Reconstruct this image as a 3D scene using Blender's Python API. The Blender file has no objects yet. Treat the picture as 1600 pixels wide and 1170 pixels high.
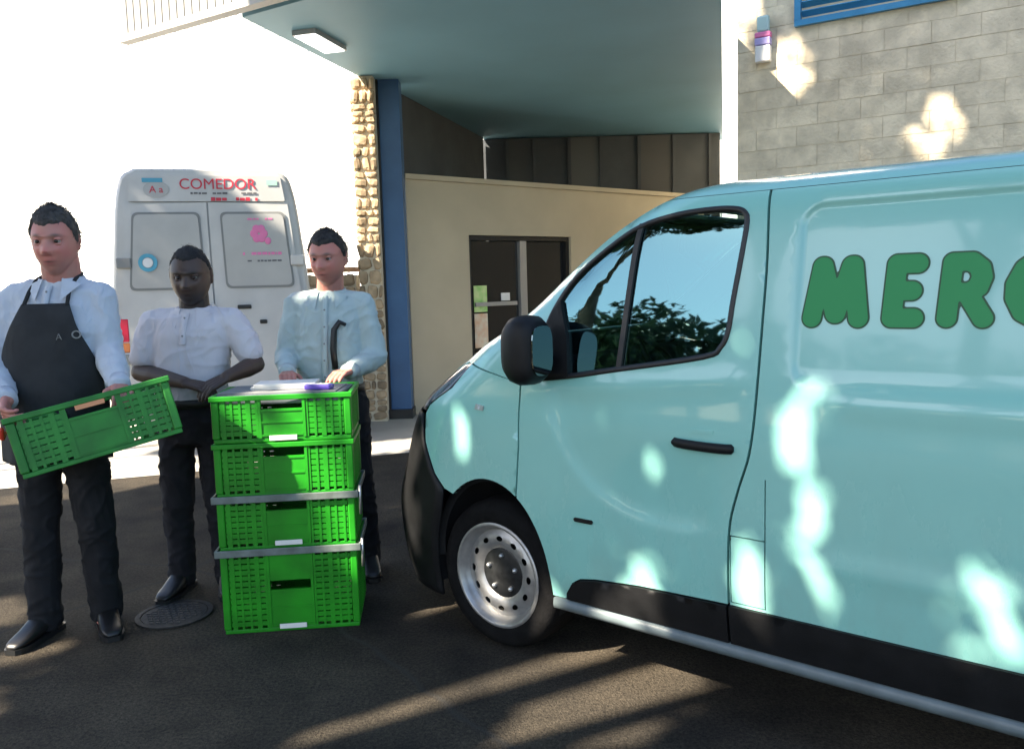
import bpy, bmesh, math, random
import numpy as np
from mathutils import Vector, Matrix, noise
from mathutils.geometry import delaunay_2d_cdt

# ------------------------------------------------------------------ camera, sky, sun, exposure
SC = bpy.context.scene
COL = SC.collection
PITCH, ROLL = math.atan(140 / 1300), math.atan(0.028)
fw = Vector((0, math.cos(PITCH), -math.sin(PITCH)))
up0 = Vector((0, math.sin(PITCH), math.cos(PITCH)))
rt0 = Vector((1, 0, 0))
rt = rt0 * math.cos(ROLL) - up0 * math.sin(ROLL)
up = up0 * math.cos(ROLL) + rt0 * math.sin(ROLL)
cam_d = bpy.data.cameras.new('camera')
cam = bpy.data.objects.new('camera', cam_d)
COL.objects.link(cam)
cam.matrix_world = Matrix(((rt.x, up.x, -fw.x, 0), (rt.y, up.y, -fw.y, 0), (rt.z, up.z, -fw.z, 1.5), (0, 0, 0, 1)))
cam_d.sensor_width = 36
cam_d.lens = 36 * 1300 / 1600
cam_d.clip_start = 0.05
cam_d.clip_end = 2000
SC.camera = cam

SUN_AZ = Vector((-0.85, -0.527, 0)).normalized()      # horizontal direction towards the sun
SUN_EL = math.radians(40)
SUN = Vector((SUN_AZ.x * math.cos(SUN_EL), SUN_AZ.y * math.cos(SUN_EL), math.sin(SUN_EL)))
world = bpy.data.worlds.new('World')
SC.world = world
world.use_nodes = True
wn = world.node_tree.nodes
sky = wn.new('ShaderNodeTexSky')
sky.sky_type = 'NISHITA'
sky.sun_disc = False
sky.sun_elevation = SUN_EL
sky.sun_rotation = math.atan2(SUN_AZ.x, SUN_AZ.y)
sky.dust_density = 1.0
sky.air_density = 1.0
world.node_tree.links.new(sky.outputs[0], wn['Background'].inputs[0])
wn['Background'].inputs[1].default_value = 0.075
sun_d = bpy.data.lights.new('sun', 'SUN')
sun_d.energy = 5.0
sun_d.angle = math.radians(0.45)
sun_d.color = (1.0, 0.86, 0.68)
sun_o = bpy.data.objects.new('sun', sun_d)
COL.objects.link(sun_o)
sun_o.rotation_euler = SUN.to_track_quat('Z', 'Y').to_euler()
SC.view_settings.view_transform = 'Standard'
SC.view_settings.look = 'None'
SC.view_settings.gamma = 1
SC.view_settings.exposure = 2.25
SC.view_settings.use_curve_mapping = False
SC.render.engine = 'CYCLES'
SC.cycles.max_bounces = 8
SC.cycles.transparent_max_bounces = 8

R = random.Random(7)
PI = math.pi

# ------------------------------------------------------------------ helpers
def empty(name, loc=(0, 0, 0), rz=0.0):
    o = bpy.data.objects.new(name, None)
    COL.objects.link(o)
    o.location = loc
    o.rotation_euler = (0, 0, rz)
    return o

def tag(o, label=None, cat=None, group=None, kind=None):
    if label: o['label'] = label
    if cat: o['category'] = cat
    if group: o['group'] = group
    if kind: o['kind'] = kind
    return o

def link_mesh(name, me, mat=None, parent=None, smooth=False):
    o = bpy.data.objects.new(name, me)
    COL.objects.link(o)
    if mat is not None:
        me.materials.clear()
        me.materials.append(mat)
    if parent is not None:
        o.parent = parent
    if smooth:
        me.polygons.foreach_set('use_smooth', [True] * len(me.polygons))
    return o

def pyd(name, vs, fs, mat=None, parent=None, smooth=False):
    me = bpy.data.meshes.new(name)
    me.from_pydata([tuple(v) for v in vs], [], fs)
    me.update()
    return link_mesh(name, me, mat, parent, smooth)

class MB:
    """collects shapes that become one mesh"""
    def __init__(s): s.v, s.f = [], []
    def add(s, vs, fs):
        n = len(s.v)
        s.v += [Vector(v) for v in vs]
        s.f += [tuple(i + n for i in f) for f in fs]
        return s
    def box(s, x0, x1, y0, y1, z0, z1, M=None):
        vs = [Vector((x, y, z)) for z in (z0, z1) for y in (y0, y1) for x in (x0, x1)]
        if M: vs = [M @ v for v in vs]
        return s.add(vs, [(0, 2, 3, 1), (4, 5, 7, 6), (0, 1, 5, 4), (2, 6, 7, 3), (0, 4, 6, 2), (1, 3, 7, 5)])
    def rings(s, rings, caps=True, close=True):
        n = len(rings[0]); vs = [v for r in rings for v in r]; fs = []
        for i in range(len(rings) - 1):
            for j in range(n if close else n - 1):
                k = (j + 1) % n
                fs.append((i * n + j, i * n + k, (i + 1) * n + k, (i + 1) * n + j))
        if caps:
            fs.append(tuple(range(n))[::-1]); fs.append(tuple((len(rings) - 1) * n + j for j in range(n)))
        return s.add(vs, fs)
    def tube(s, pts, rad, seg=8, caps=True):
        pts = [Vector(p) for p in pts]
        rs = []
        prev = None
        for i, p in enumerate(pts):
            t = (pts[min(i + 1, len(pts) - 1)] - pts[max(i - 1, 0)]).normalized()
            if prev is None:
                a = Vector((0, 0, 1)) if abs(t.z) < .9 else Vector((1, 0, 0))
                u = t.cross(a).normalized()
            else:
                u = (prev - t * prev.dot(t)).normalized()
            prev = u
            w = t.cross(u)
            r = rad[i] if isinstance(rad, (list, tuple)) else rad
            rs.append([p + (u * math.cos(2 * PI * k / seg) + w * math.sin(2 * PI * k / seg)) * r for k in range(seg)])
        return s.rings(rs, caps)
    def capsule(s, a, b, ra, rb, seg=14, flat=None):
        """tapered capsule with round ends"""
        a, b = Vector(a), Vector(b)
        t = (b - a)
        if t.length < 1e-6: t = Vector((0, 0, 1e-4))
        t.normalize()
        h = Vector((0, 0, 1)) if abs(t.z) < .9 else Vector((1, 0, 0))
        u = t.cross(h).normalized(); w = t.cross(u)
        rs = []
        for e, (c, r, sg) in enumerate(((a, ra, -1), (b, rb, 1))):
            angs = (85, 60, 30, 0) if e == 0 else (0, 30, 60, 85)
            for an in angs:
                an = math.radians(an)
                cc = c + t * (sg * r * math.sin(an)); rr = r * math.cos(an)
                rs.append([cc + (u * math.cos(2 * PI * k / seg) + w * math.sin(2 * PI * k / seg)) * rr for k in range(seg)])
        return s.rings(rs)
    def sphere(s, c, r, sx=1, sy=1, sz=1, M=None, nu=16, nv=10):
        c = Vector(c); rs = []
        for i in range(nv):
            th = PI * (i + .02) / (nv - .96)
            ring = []
            for j in range(nu):
                ph = 2 * PI * j / nu
                v = Vector((r * sx * math.sin(th) * math.cos(ph), r * sy * math.sin(th) * math.sin(ph), -r * sz * math.cos(th)))
                if M: v = M @ v
                ring.append(c + v)
            rs.append(ring)
        return s.rings(rs)
    def build(s, name, mat=None, parent=None, smooth=False):
        return pyd(name, s.v, s.f, mat, parent, smooth)

def bevel(o, w=.004, seg=2):
    m = o.modifiers.new('bevel', 'BEVEL'); m.width = w; m.segments = seg; m.limit_method = 'ANGLE'
    return o

def remesh(mb, voxel, smooth=6, fac=.5, disp=None):
    """union of closed shapes -> one continuous surface"""
    me = bpy.data.meshes.new('tmp'); me.from_pydata([tuple(v) for v in mb.v], [], mb.f)
    o = bpy.data.objects.new('tmp', me); COL.objects.link(o)
    m = o.modifiers.new('r', 'REMESH'); m.mode = 'VOXEL'; m.voxel_size = voxel
    if smooth:
        k = o.modifiers.new('s', 'SMOOTH'); k.iterations = smooth; k.factor = fac
    dg = bpy.context.evaluated_depsgraph_get()
    out = bpy.data.meshes.new_from_object(o.evaluated_get(dg))
    bpy.data.objects.remove(o); bpy.data.meshes.remove(me)
    if disp:
        n = len(out.vertices)
        co = np.empty(n * 3); out.vertices.foreach_get('co', co); co = co.reshape(-1, 3)
        no = np.array([v.normal[:] for v in out.vertices])
        d = np.array([disp(Vector(c)) for c in co])
        out.vertices.foreach_set('co', (co + no * d[:, None]).ravel()); out.update()
    return out

def copy_tree(o, parent=None):
    c = o.copy(); COL.objects.link(c)
    if parent is not None: c.parent = parent
    for ch in list(o.children): copy_tree(ch, c)
    return c

# ------------------------------------------------------------------ materials
def mat(name, col, rough=.6, *, metal=0., var=0., vscale=8., bump=0., bscale=60., coat=0., col2=None, spec=.5, rand=0., stretch=(1, 1, 1), detail=4., sheen=0., wrinkle=0., world=False):
    m = bpy.data.materials.new(name); m.use_nodes = True
    nt = m.node_tree; N = nt.nodes; L = nt.links
    b = N['Principled BSDF']
    b.inputs['Roughness'].default_value = rough; b.inputs['Metallic'].default_value = metal
    b.inputs['Coat Weight'].default_value = coat; b.inputs['Coat Roughness'].default_value = .05
    b.inputs['Specular IOR Level'].default_value = spec
    b.inputs['Sheen Weight'].default_value = sheen
    b.inputs['Base Color'].default_value = (*col, 1)
    tc = N.new('ShaderNodeTexCoord'); mp = N.new('ShaderNodeMapping'); mp.inputs['Scale'].default_value = stretch
    if world:
        ge = N.new('ShaderNodeNewGeometry'); L.new(ge.outputs['Position'], mp.inputs[0])
    else: L.new(tc.outputs['Object'], mp.inputs[0])
    src = None
    if var > 0 or col2:
        n = N.new('ShaderNodeTexNoise'); n.inputs['Scale'].default_value = vscale; n.inputs['Detail'].default_value = detail
        L.new(mp.outputs[0], n.inputs['Vector'])
        r = N.new('ShaderNodeValToRGB')
        c2 = col2 or tuple(min(1, c * (1 + var)) for c in col)
        c1 = col if col2 else tuple(c * (1 - var) for c in col)
        r.color_ramp.elements[0].color = (*c1, 1); r.color_ramp.elements[1].color = (*c2, 1)
        r.color_ramp.elements[0].position = .35; r.color_ramp.elements[1].position = .65
        L.new(n.outputs['Fac'], r.inputs[0]); src = r.outputs[0]
    if rand > 0:
        oi = N.new('ShaderNodeObjectInfo'); mr = N.new('ShaderNodeMapRange')
        mr.inputs['To Min'].default_value = 1 - rand; mr.inputs['To Max'].default_value = 1 + rand
        L.new(oi.outputs['Random'], mr.inputs[0])
        mx = N.new('ShaderNodeMix'); mx.data_type = 'RGBA'; mx.blend_type = 'MULTIPLY'; mx.inputs['Factor'].default_value = 1
        if src: L.new(src, mx.inputs['A'])
        else: mx.inputs['A'].default_value = (*col, 1)
        L.new(mr.outputs[0], mx.inputs['B']); src = mx.outputs['Result']
    if src: L.new(src, b.inputs['Base Color'])
    if bump > 0:
        n = N.new('ShaderNodeTexNoise'); n.inputs['Scale'].default_value = bscale; n.inputs['Detail'].default_value = 5
        L.new(mp.outputs[0], n.inputs['Vector'])
        bp = N.new('ShaderNodeBump'); bp.inputs['Strength'].default_value = min(1, bump); bp.inputs['Distance'].default_value = .01
        L.new(n.outputs['Fac'], bp.inputs['Height']); L.new(bp.outputs[0], b.inputs['Normal'])
        if wrinkle > 0:
            w = N.new('ShaderNodeTexNoise'); w.inputs['Scale'].default_value = 4.2; w.inputs['Detail'].default_value = 1.5; w.inputs['Distortion'].default_value = 1.0
            m2 = N.new('ShaderNodeMapping'); m2.inputs['Scale'].default_value = (1.5, 1.5, .8); m2.inputs['Rotation'].default_value = (.3, .6, .2)
            L.new(tc.outputs['Object'], m2.inputs[0]); L.new(m2.outputs[0], w.inputs['Vector'])
            rg_ = N.new('ShaderNodeMath'); rg_.operation = 'PINGPONG'; rg_.inputs[1].default_value = .16; L.new(w.outputs['Fac'], rg_.inputs[0])
            b2 = N.new('ShaderNodeBump'); b2.inputs['Strength'].default_value = wrinkle; b2.inputs['Distance'].default_value = .12
            L.new(rg_.outputs[0], b2.inputs['Height']); L.new(b2.outputs[0], bp.inputs['Normal'])
    return m

def glass_mat(name, tint, refl, rough=.02):
    m = bpy.data.materials.new(name); m.use_nodes = True
    nt = m.node_tree; N = nt.nodes; L = nt.links
    N.remove(N['Principled BSDF'])
    t = N.new('ShaderNodeBsdfTransparent'); t.inputs[0].default_value = (*tint, 1)
    g = N.new('ShaderNodeBsdfGlossy'); g.inputs['Roughness'].default_value = rough; g.inputs[0].default_value = (.42, .80, .86, 1)
    lw = N.new('ShaderNodeFresnel'); lw.inputs[0].default_value = 1.5
    mr = N.new('ShaderNodeMapRange'); mr.inputs['To Min'].default_value = refl; mr.inputs['To Max'].default_value = 1
    L.new(lw.outputs[0], mr.inputs[0])
    mx = N.new('ShaderNodeMixShader')
    L.new(mr.outputs[0], mx.inputs[0]); L.new(t.outputs[0], mx.inputs[1]); L.new(g.outputs[0], mx.inputs[2])
    L.new(mx.outputs[0], N['Material Output'].inputs[0])
    return m

M = {}
def paint_mat():
    m = mat('van_paint', (.25, .56, .51), .30, coat=.7)
    nt = m.node_tree; N = nt.nodes; L = nt.links; b = N['Principled BSDF']
    tc = N.new('ShaderNodeTexCoord'); sp = N.new('ShaderNodeSeparateXYZ'); L.new(tc.outputs['Object'], sp.inputs[0])
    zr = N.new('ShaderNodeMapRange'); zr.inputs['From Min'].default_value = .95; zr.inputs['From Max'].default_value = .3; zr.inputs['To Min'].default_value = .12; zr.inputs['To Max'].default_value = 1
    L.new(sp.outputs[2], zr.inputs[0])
    n1 = N.new('ShaderNodeTexNoise'); n1.inputs['Scale'].default_value = 5; n1.inputs['Detail'].default_value = 8; n1.inputs['Roughness'].default_value = .7
    mp = N.new('ShaderNodeMapping'); mp.inputs['Scale'].default_value = (1, 1, .45); L.new(tc.outputs['Object'], mp.inputs[0]); L.new(mp.outputs[0], n1.inputs['Vector'])
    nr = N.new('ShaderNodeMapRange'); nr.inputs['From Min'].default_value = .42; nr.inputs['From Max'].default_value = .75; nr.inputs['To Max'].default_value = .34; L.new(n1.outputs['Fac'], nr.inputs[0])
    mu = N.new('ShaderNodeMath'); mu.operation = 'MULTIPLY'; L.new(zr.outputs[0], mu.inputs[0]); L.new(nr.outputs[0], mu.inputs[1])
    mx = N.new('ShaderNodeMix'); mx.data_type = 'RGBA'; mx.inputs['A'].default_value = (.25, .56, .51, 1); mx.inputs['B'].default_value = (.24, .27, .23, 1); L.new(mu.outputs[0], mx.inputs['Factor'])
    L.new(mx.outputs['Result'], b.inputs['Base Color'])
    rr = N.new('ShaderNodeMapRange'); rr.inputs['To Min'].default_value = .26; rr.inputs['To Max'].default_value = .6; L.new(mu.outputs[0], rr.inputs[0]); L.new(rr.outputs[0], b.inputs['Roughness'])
    return m
M['paint'] = paint_mat()
M['seal'] = mat('rubber_seal', (.012, .013, .014), .45)
M['black_plastic'] = mat('black_plastic', (.008, .0085, .0095), .5, spec=.25, bump=.12, bscale=300, var=.2, vscale=12)
M['dark'] = mat('dark_interior', (.008, .008, .009), .8)
M['sill'] = mat('sill_paint', (.12, .155, .17), .4, var=.15, vscale=10)
M['glass'] = glass_mat('van_glass', (.38, .50, .50), .20)
M['mirror'] = mat('mirror_glass', (.16, .19, .19), .05, metal=1)
M['lamp'] = mat('headlight_lens', (.025, .035, .055), .08, coat=1)
M['amber'] = mat('repeater_lens', (.35, .40, .38), .15, coat=1)
M['tyre'] = mat('tyre_rubber', (.006, .006, .0065), .85, spec=.15, bump=.3, bscale=90, var=.25, vscale=20)
M['rim'] = mat('steel_rim', (.36, .36, .355), .38, metal=.6, var=.12, vscale=25)
M['hub'] = mat('hub_cap', (.022, .024, .026), .4, metal=.4, var=.3, vscale=30)
M['letter'] = mat('green_vinyl', (.010, .25, .070), .5)
M['letter_edge'] = mat('dark_green_vinyl', (.003, .07, .025), .4)
M['seat'] = mat('seat_cloth', (.03, .032, .036), .9)
M['white_paint'] = mat('white_van_paint', (.50, .505, .50), .4, var=.06, vscale=3, coat=.3)
M['grey_panel'] = mat('grey_van_glass', (.39, .395, .39), .35, var=.05, vscale=4, coat=.3)
M['trim_grey'] = mat('grey_rubber', (.22, .23, .23), .6)
M['red_lens'] = mat('red_lamp', (.65, .01, .06), .2, coat=1)
M['red_ink'] = mat('red_ink', (.55, .03, .06), .5)
M['pink_ink'] = mat('pink_ink', (.75, .20, .42), .5)
M['blue_ink'] = mat('blue_ink', (.08, .35, .5), .5)
M['dark_ink'] = mat('dark_ink', (.12, .12, .13), .5)
M['steel'] = mat('galvanised_steel', (.55, .57, .58), .35, metal=.8, var=.15, vscale=20)

def asphalt():
    m = mat('asphalt', (.05, .05, .05), .95, spec=.12)
    nt = m.node_tree; N = nt.nodes; L = nt.links; b = N['Principled BSDF']
    g = N.new('ShaderNodeNewGeometry')
    def nz(scale, det=6, rough=.6):
        n = N.new('ShaderNodeTexNoise'); n.inputs['Scale'].default_value = scale; n.inputs['Detail'].default_value = det; n.inputs['Roughness'].default_value = rough
        L.new(g.outputs['Position'], n.inputs['Vector']); return n.outputs['Fac']
    def ramp(f, c0, c1, p0, p1):
        r = N.new('ShaderNodeValToRGB'); r.color_ramp.elements[0].color = (*c0, 1); r.color_ramp.elements[1].color = (*c1, 1)
        r.color_ramp.elements[0].position = p0; r.color_ramp.elements[1].position = p1
        L.new(f, r.inputs[0]); return r.outputs[0]
    def mix(a, c, f, bt='MIX'):
        x = N.new('ShaderNodeMix'); x.data_type = 'RGBA'; x.blend_type = bt
        L.new(a, x.inputs['A']); L.new(c, x.inputs['B'])
        if isinstance(f, float): x.inputs['Factor'].default_value = f
        else: L.new(f, x.inputs['Factor'])
        return x.outputs['Result']
    big = ramp(nz(.9, 5), (.022, .022, .022), (.088, .078, .063), .35, .68)
    fine = ramp(nz(70, 4, .8), (.35, .35, .35), (1.75, 1.65, 1.5), .3, .72)
    c = mix(big, fine, 1.0, 'MULTIPLY')
    v = N.new('ShaderNodeTexVoronoi'); v.feature = 'DISTANCE_TO_EDGE'; v.inputs['Scale'].default_value = .40
    wp = N.new('ShaderNodeTexNoise'); wp.inputs['Scale'].default_value = 2.2; wp.inputs['Detail'].default_value = 6
    L.new(g.outputs['Position'], wp.inputs['Vector'])
    ad = N.new('ShaderNodeMix'); ad.data_type = 'VECTOR'; ad.inputs['Factor'].default_value = .16
    L.new(g.outputs['Position'], ad.inputs['A']); L.new(wp.outputs['Color'], ad.inputs['B'])
    L.new(ad.outputs['Result'], v.inputs['Vector'])
    crack = ramp(v.outputs['Distance'], (1, 1, 1), (0, 0, 0), .001, .006)
    dust = N.new('ShaderNodeRGB'); dust.outputs[0].default_value = (.05, .048, .044, 1)
    c = mix(c, dust.outputs[0], crack)
    stain = ramp(nz(2.3, 3), (0, 0, 0), (.55, .55, .55), .55, .75)
    oil = N.new('ShaderNodeRGB'); oil.outputs[0].default_value = (.011, .011, .011, 1)
    c = mix(c, oil.outputs[0], stain)
    L.new(c, b.inputs['Base Color'])
    bp = N.new('ShaderNodeBump'); bp.inputs['Strength'].default_value = 1; bp.inputs['Distance'].default_value = .012
    L.new(nz(110, 3, .7), bp.inputs['Height']); L.new(bp.outputs[0], b.inputs['Normal'])
    return m
M['asphalt'] = asphalt()
M['concrete'] = mat('concrete', (.34, .325, .29), .85, var=.14, vscale=1.5, bump=.25, bscale=60)
M['beige'] = mat('beige_render', (.50, .435, .315), .85, var=.06, vscale=1.6, bump=.12, bscale=90)
M['ceiling'] = mat('canopy_sheet', (.22, .44, .56), .55, var=.06, vscale=.8, stretch=(1, 1, 1))
M['bluepaint'] = mat('blue_paint', (.040, .115, .25), .5, var=.12, vscale=2.5)
M['steel_dark'] = mat('dark_steel', (.070, .080, .092), .6, var=.12, vscale=3, rand=.10)
M['dark_wall'] = mat('dark_wall', (.070, .080, .090), .8, var=.15, vscale=2)
M['white_metal'] = mat('white_sheet_metal', (.78, .79, .78), .45, var=.04, vscale=3)
M['block'] = mat('grey_block', (.70, .615, .455), .95, world=True, var=.15, vscale=5.5, bump=.8, bscale=34, rand=.07, spec=.2)
M['mortar'] = mat('mortar', (.68, .60, .45), .95, world=True, bump=.4, bscale=80)
M['stone'] = mat('rubble_stone', (.36, .27, .17), .9, world=True, var=.25, vscale=9, bump=.6, bscale=30, rand=.4)
M['door_glass'] = mat('dark_door_glass', (.012, .014, .017), .06, spec=.6)
M['alu'] = mat('aluminium', (.42, .42, .42), .4, metal=.5)
M['iron'] = mat('cast_iron', (.035, .035, .035), .75, metal=.4, var=.3, vscale=30)

# ------------------------------------------------------------------ ground
pyd('asphalt_road', [(-400, -400, 0), (400, -400, 0), (400, 400, 0), (-400, 400, 0)], [(0, 1, 2, 3)], M['asphalt'])['kind'] = 'structure'
o = pyd('concrete_apron', [(-380, -108, .005), (-3.3, 6.72, .005), (-.6, 7.6, .005), (2.6, 8.4, .005), (60, 20, .005), (60, 380, .005), (-380, 380, .005)], [tuple(range(7))], M['concrete'])
o['kind'] = 'structure'

# round cast-iron cover set in the asphalt
mc = empty('manhole_cover', (-1.62, 3.78, .004))
tag(mc, 'small round patterned iron cover in the asphalt between the two left men', 'manhole cover')
def disc(mb, r0, r1, z0, z1, seg=40, c=(0, 0)):
    prof = [(r0, z0), (r0, z1), (r1, z1), (r1, z0)]
    rings = [[Vector((c[0] + r * math.cos(2 * PI * k / seg), c[1] + r * math.sin(2 * PI * k / seg), z)) for k in range(seg)] for r, z in prof]
    return mb.rings(rings, caps=False)
mb = MB(); disc(mb, .150, .172, 0, .006); mb.build('frame', M['iron'], mc)
mb = MB(); disc(mb, .0005, .145, 0, .004); plate = mb.build('plate', M['iron'], mc)
mb = MB()
for i in range(-6, 7):
    for j in range(-6, 7):
        x, y = i * .03 + (j % 2) * .015, j * .028
        if x * x + y * y < .132 ** 2: mb.box(x - .009, x + .009, y - .006, y + .006, .004, .008)
mb.build('raised_pattern', mat('worn_iron', (.045, .045, .045), .7, metal=.2), mc)['kind'] = 'stuff'

# ------------------------------------------------------------------ building with canopy
bd = empty('canopy_building', (-1.3, 9.6, 0))
tag(bd, 'building with wide bluish canopy, blue pillar and beige front wall behind the vans', 'building')
def wpart(name, mb, m, parent=bd, smooth=False):
    off = Vector((-1.3, 9.6, 0)) if parent is bd or parent.parent is bd else Vector((0, 0, 0))
    mb.v = [v - off for v in mb.v]
    return mb.build(name, m, parent, smooth)
# canopy slab: parallelogram running back along (.27,.96)
cl = [(-2.19, 7.30), (1.30, 5.15), (3.62, 14.2), (-.14, 14.2)]
mb = MB(); n = 4
mb.add([(x, y, 3.8) for x, y in cl] + [(x, y, 4.15) for x, y in cl], [(3, 2, 1, 0), (4, 5, 6, 7)] + [(i, (i + 1) % 4, (i + 1) % 4 + 4, i + 4) for i in range(4)])
canopy = wpart('canopy', mb, M['ceiling'])
# soffit sheets with proud seams
for k in range(1, 1):
    f = k / 3
    p0 = Vector((*cl[0], 0)).lerp(Vector((*cl[3], 0)), f); p1 = Vector((*cl[1], 0)).lerp(Vector((*cl[2], 0)), f)
    mb = MB(); dv = (p1 - p0).normalized(); nv = Vector((-dv.y, dv.x, 0)) * .012
    q0 = p0 + dv * .02; q1 = p1 - dv * .02
    mb.add([q0 + nv + Vector((0, 0, z)) for z in (3.785, 3.803)] + [q1 + nv + Vector((0, 0, z)) for z in (3.785, 3.803)] + [q0 - nv + Vector((0, 0, z)) for z in (3.785, 3.803)] + [q1 - nv + Vector((0, 0, z)) for z in (3.785, 3.803)],
           [(0, 2, 3, 1), (4, 5, 7, 6), (0, 4, 6, 2), (1, 3, 7, 5), (0, 1, 5, 4), (2, 6, 7, 3)])
    wpart('soffit_seam', mb, M['ceiling'], canopy)
# side walls, far wall, panels
def wallseg(mb, a, b, z0, z1, th):
    a, b = Vector((*a, 0)), Vector((*b, 0)); d = (b - a).normalized(); nn = Vector((-d.y, d.x, 0)) * th
    mb.add([a + Vector((0, 0, z0)), b + Vector((0, 0, z0)), b + nn + Vector((0, 0, z0)), a + nn + Vector((0, 0, z0)),
            a + Vector((0, 0, z1)), b + Vector((0, 0, z1)), b + nn + Vector((0, 0, z1)), a + nn + Vector((0, 0, z1))],
           [(3, 2, 1, 0), (4, 5, 6, 7), (0, 1, 5, 4), (1, 2, 6, 5), (2, 3, 7, 6), (3, 0, 4, 7)])
    return mb
wpart('side_wall', wallseg(MB(), (-1.30, 9.98), (-.35, 13.34), 0, 3.797, .15), M['dark_wall'])
wpart('back_wall', wallseg(MB(), (-.36, 13.50), (3.4, 13.50), 0, 3.796, .2), M['dark_wall'])
seams = [-.33, .02, .45, 1.0, 1.5, 2.1, 2.65, 3.22]
mats_p = [M['steel_dark'], mat('window_grey', (.075, .08, .085), .5), M['steel_dark'], mat('pale_panel', (.125, .13, .13), .5), M['steel_dark'], mat('mid_panel', (.095, .095, .095), .5), M['steel_dark']]
for i in range(7):
    mb = MB().box(seams[i] + .012, seams[i + 1] - .012, 13.44 - .012 * (i % 2), 13.497, 2.2, 3.78)
    wpart('wall_panel', mb, mats_p[i])
    wpart('panel_batten', MB().box(seams[i + 1] - .025, seams[i + 1] + .025, 13.39, 13.42, 2.2, 3.77), M['steel_dark'])
# corrugations on the side wall
dv = Vector((.95, 3.36, 0)).normalized(); nv = Vector((dv.y, -dv.x, 0))
for k in range(0):
    p = Vector((-1.30, 9.98, 0)) + dv * (.15 + k * .31) + nv * .002
    mb = MB(); a, b = p, p + dv * .1
    wallseg(mb, (b.x, b.y), (a.x, a.y), 2.6, 3.77, .03)
    wpart('cladding_rib', mb, M['dark_wall'])
# beige wall with recessed glazed door
A, B = Vector((-1.16, 9.75, 0)), Vector((3.1, 13.17, 0))
U = (B - A).normalized(); NO = Vector((U.y, -U.x, 0))
def bw(mb, t0, t1, z0, z1, y0, y1):
    Mx = Matrix(((U.x, -NO.x, 0, A.x), (U.y, -NO.y, 0, A.y), (0, 0, 1, 0), (0, 0, 0, 1)))
    return mb.box(t0, t1, y0, y1, z0, z1, Mx)
mb = MB(); bw(mb, 0, .87, 0, 2.74, 0, .2); bw(mb, 2.57, 5.4, 0, 2.74, 0, .2); bw(mb, .87, 2.57, 2.12, 2.74, 0, .2)
beige = wpart('front_wall', mb, M['beige'])
mb = MB(); bw(mb, -.02, 5.4, 2.742, 2.80, -.03, .22); wpart('wall_coping', mb, M['beige'], beige)
dr = empty('entrance_door'); dr.parent = bd
def dpart(name, t0, t1, z0, z1, y0, y1, m):
    mb = MB(); bw(mb, t0, t1, z0, z1, y0, y1); mb.v = [v - Vector((-1.3, 9.6, 0)) for v in mb.v]
    return mb.build(name, m, dr)
dpart('door_leaf', .93, 1.71, .05, 2.05, .10, .12, M['door_glass'])
dpart('door_leaf', 1.83, 2.51, .05, 2.05, .10, .12, M['door_glass'])
dpart('mullion', 1.715, 1.825, 0, 2.06, .05, .13, M['alu'])
dpart('door_frame', .872, .925, 0, 2.06, .04, .14, M['seal'])
dpart('door_frame', 2.515, 2.568, 0, 2.06, .04, .14, M['seal'])
dpart('door_frame', .872, 2.568, 2.062, 2.118, .04, .14, M['seal'])
dpart('push_bar', .99, 1.66, 1.24, 1.29, .06, .085, M['alu'])
dpart('poster', .985, 1.19, 1.17, 1.50, .088, .097, mat('green_poster', (.30, .62, .16), .6, col2=(.62, .75, .35), vscale=9))
dpart('poster', .985, 1.19, .72, 1.15, .088, .097, mat('orange_poster', (.70, .42, .25), .6, col2=(.75, .68, .55), vscale=8))
dpart('notice', 1.42, 1.56, 1.30, 1.40, .088, .097, M['white_metal'])
# blue pillar and its dark edges
wpart('blue_pillar', MB().box(-1.40, -1.17, 9.52, 9.75, 0, 3.798), M['bluepaint'])
wpart('pillar_channel', MB().box(-1.425, -1.402, 9.50, 9.74, 0, 3.797), M['seal'])
wpart('downpipe', MB().tube([(-1.437, 9.44, 1.5), (-1.437, 9.44, 3.79)], .014, 10), M['white_metal'], smooth=True)
wpart('pillar_foot', MB().box(-1.43, -1.15, 9.46, 9.76, 0, .11), M['seal'])
# strip light under the canopy
lf = empty('ceiling_light', (0, 0, 0)); lf.parent = bd
Ml = Matrix.Translation(Vector((-1.68, 7.95, 0)) - Vector((-1.3, 9.6, 0))) @ Matrix.Rotation(math.radians(-16), 4, 'Z')
MB().box(-.115, .115, -.30, .30, 3.755, 3.799, Ml).build('housing', M['alu'], lf)
em = bpy.data.materials.new('lit_diffuser'); em.use_nodes = True
eb = em.node_tree.nodes['Principled BSDF']; eb.inputs['Base Color'].default_value = (.8, .8, .76, 1)
eb.inputs['Emission Color'].default_value = (1, .96, .86, 1); eb.inputs['Emission Strength'].default_value = 1.0
MB().box(-.10, .10, -.28, .28, 3.745, 3.753, Ml).build('diffuser', em, lf)
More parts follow.
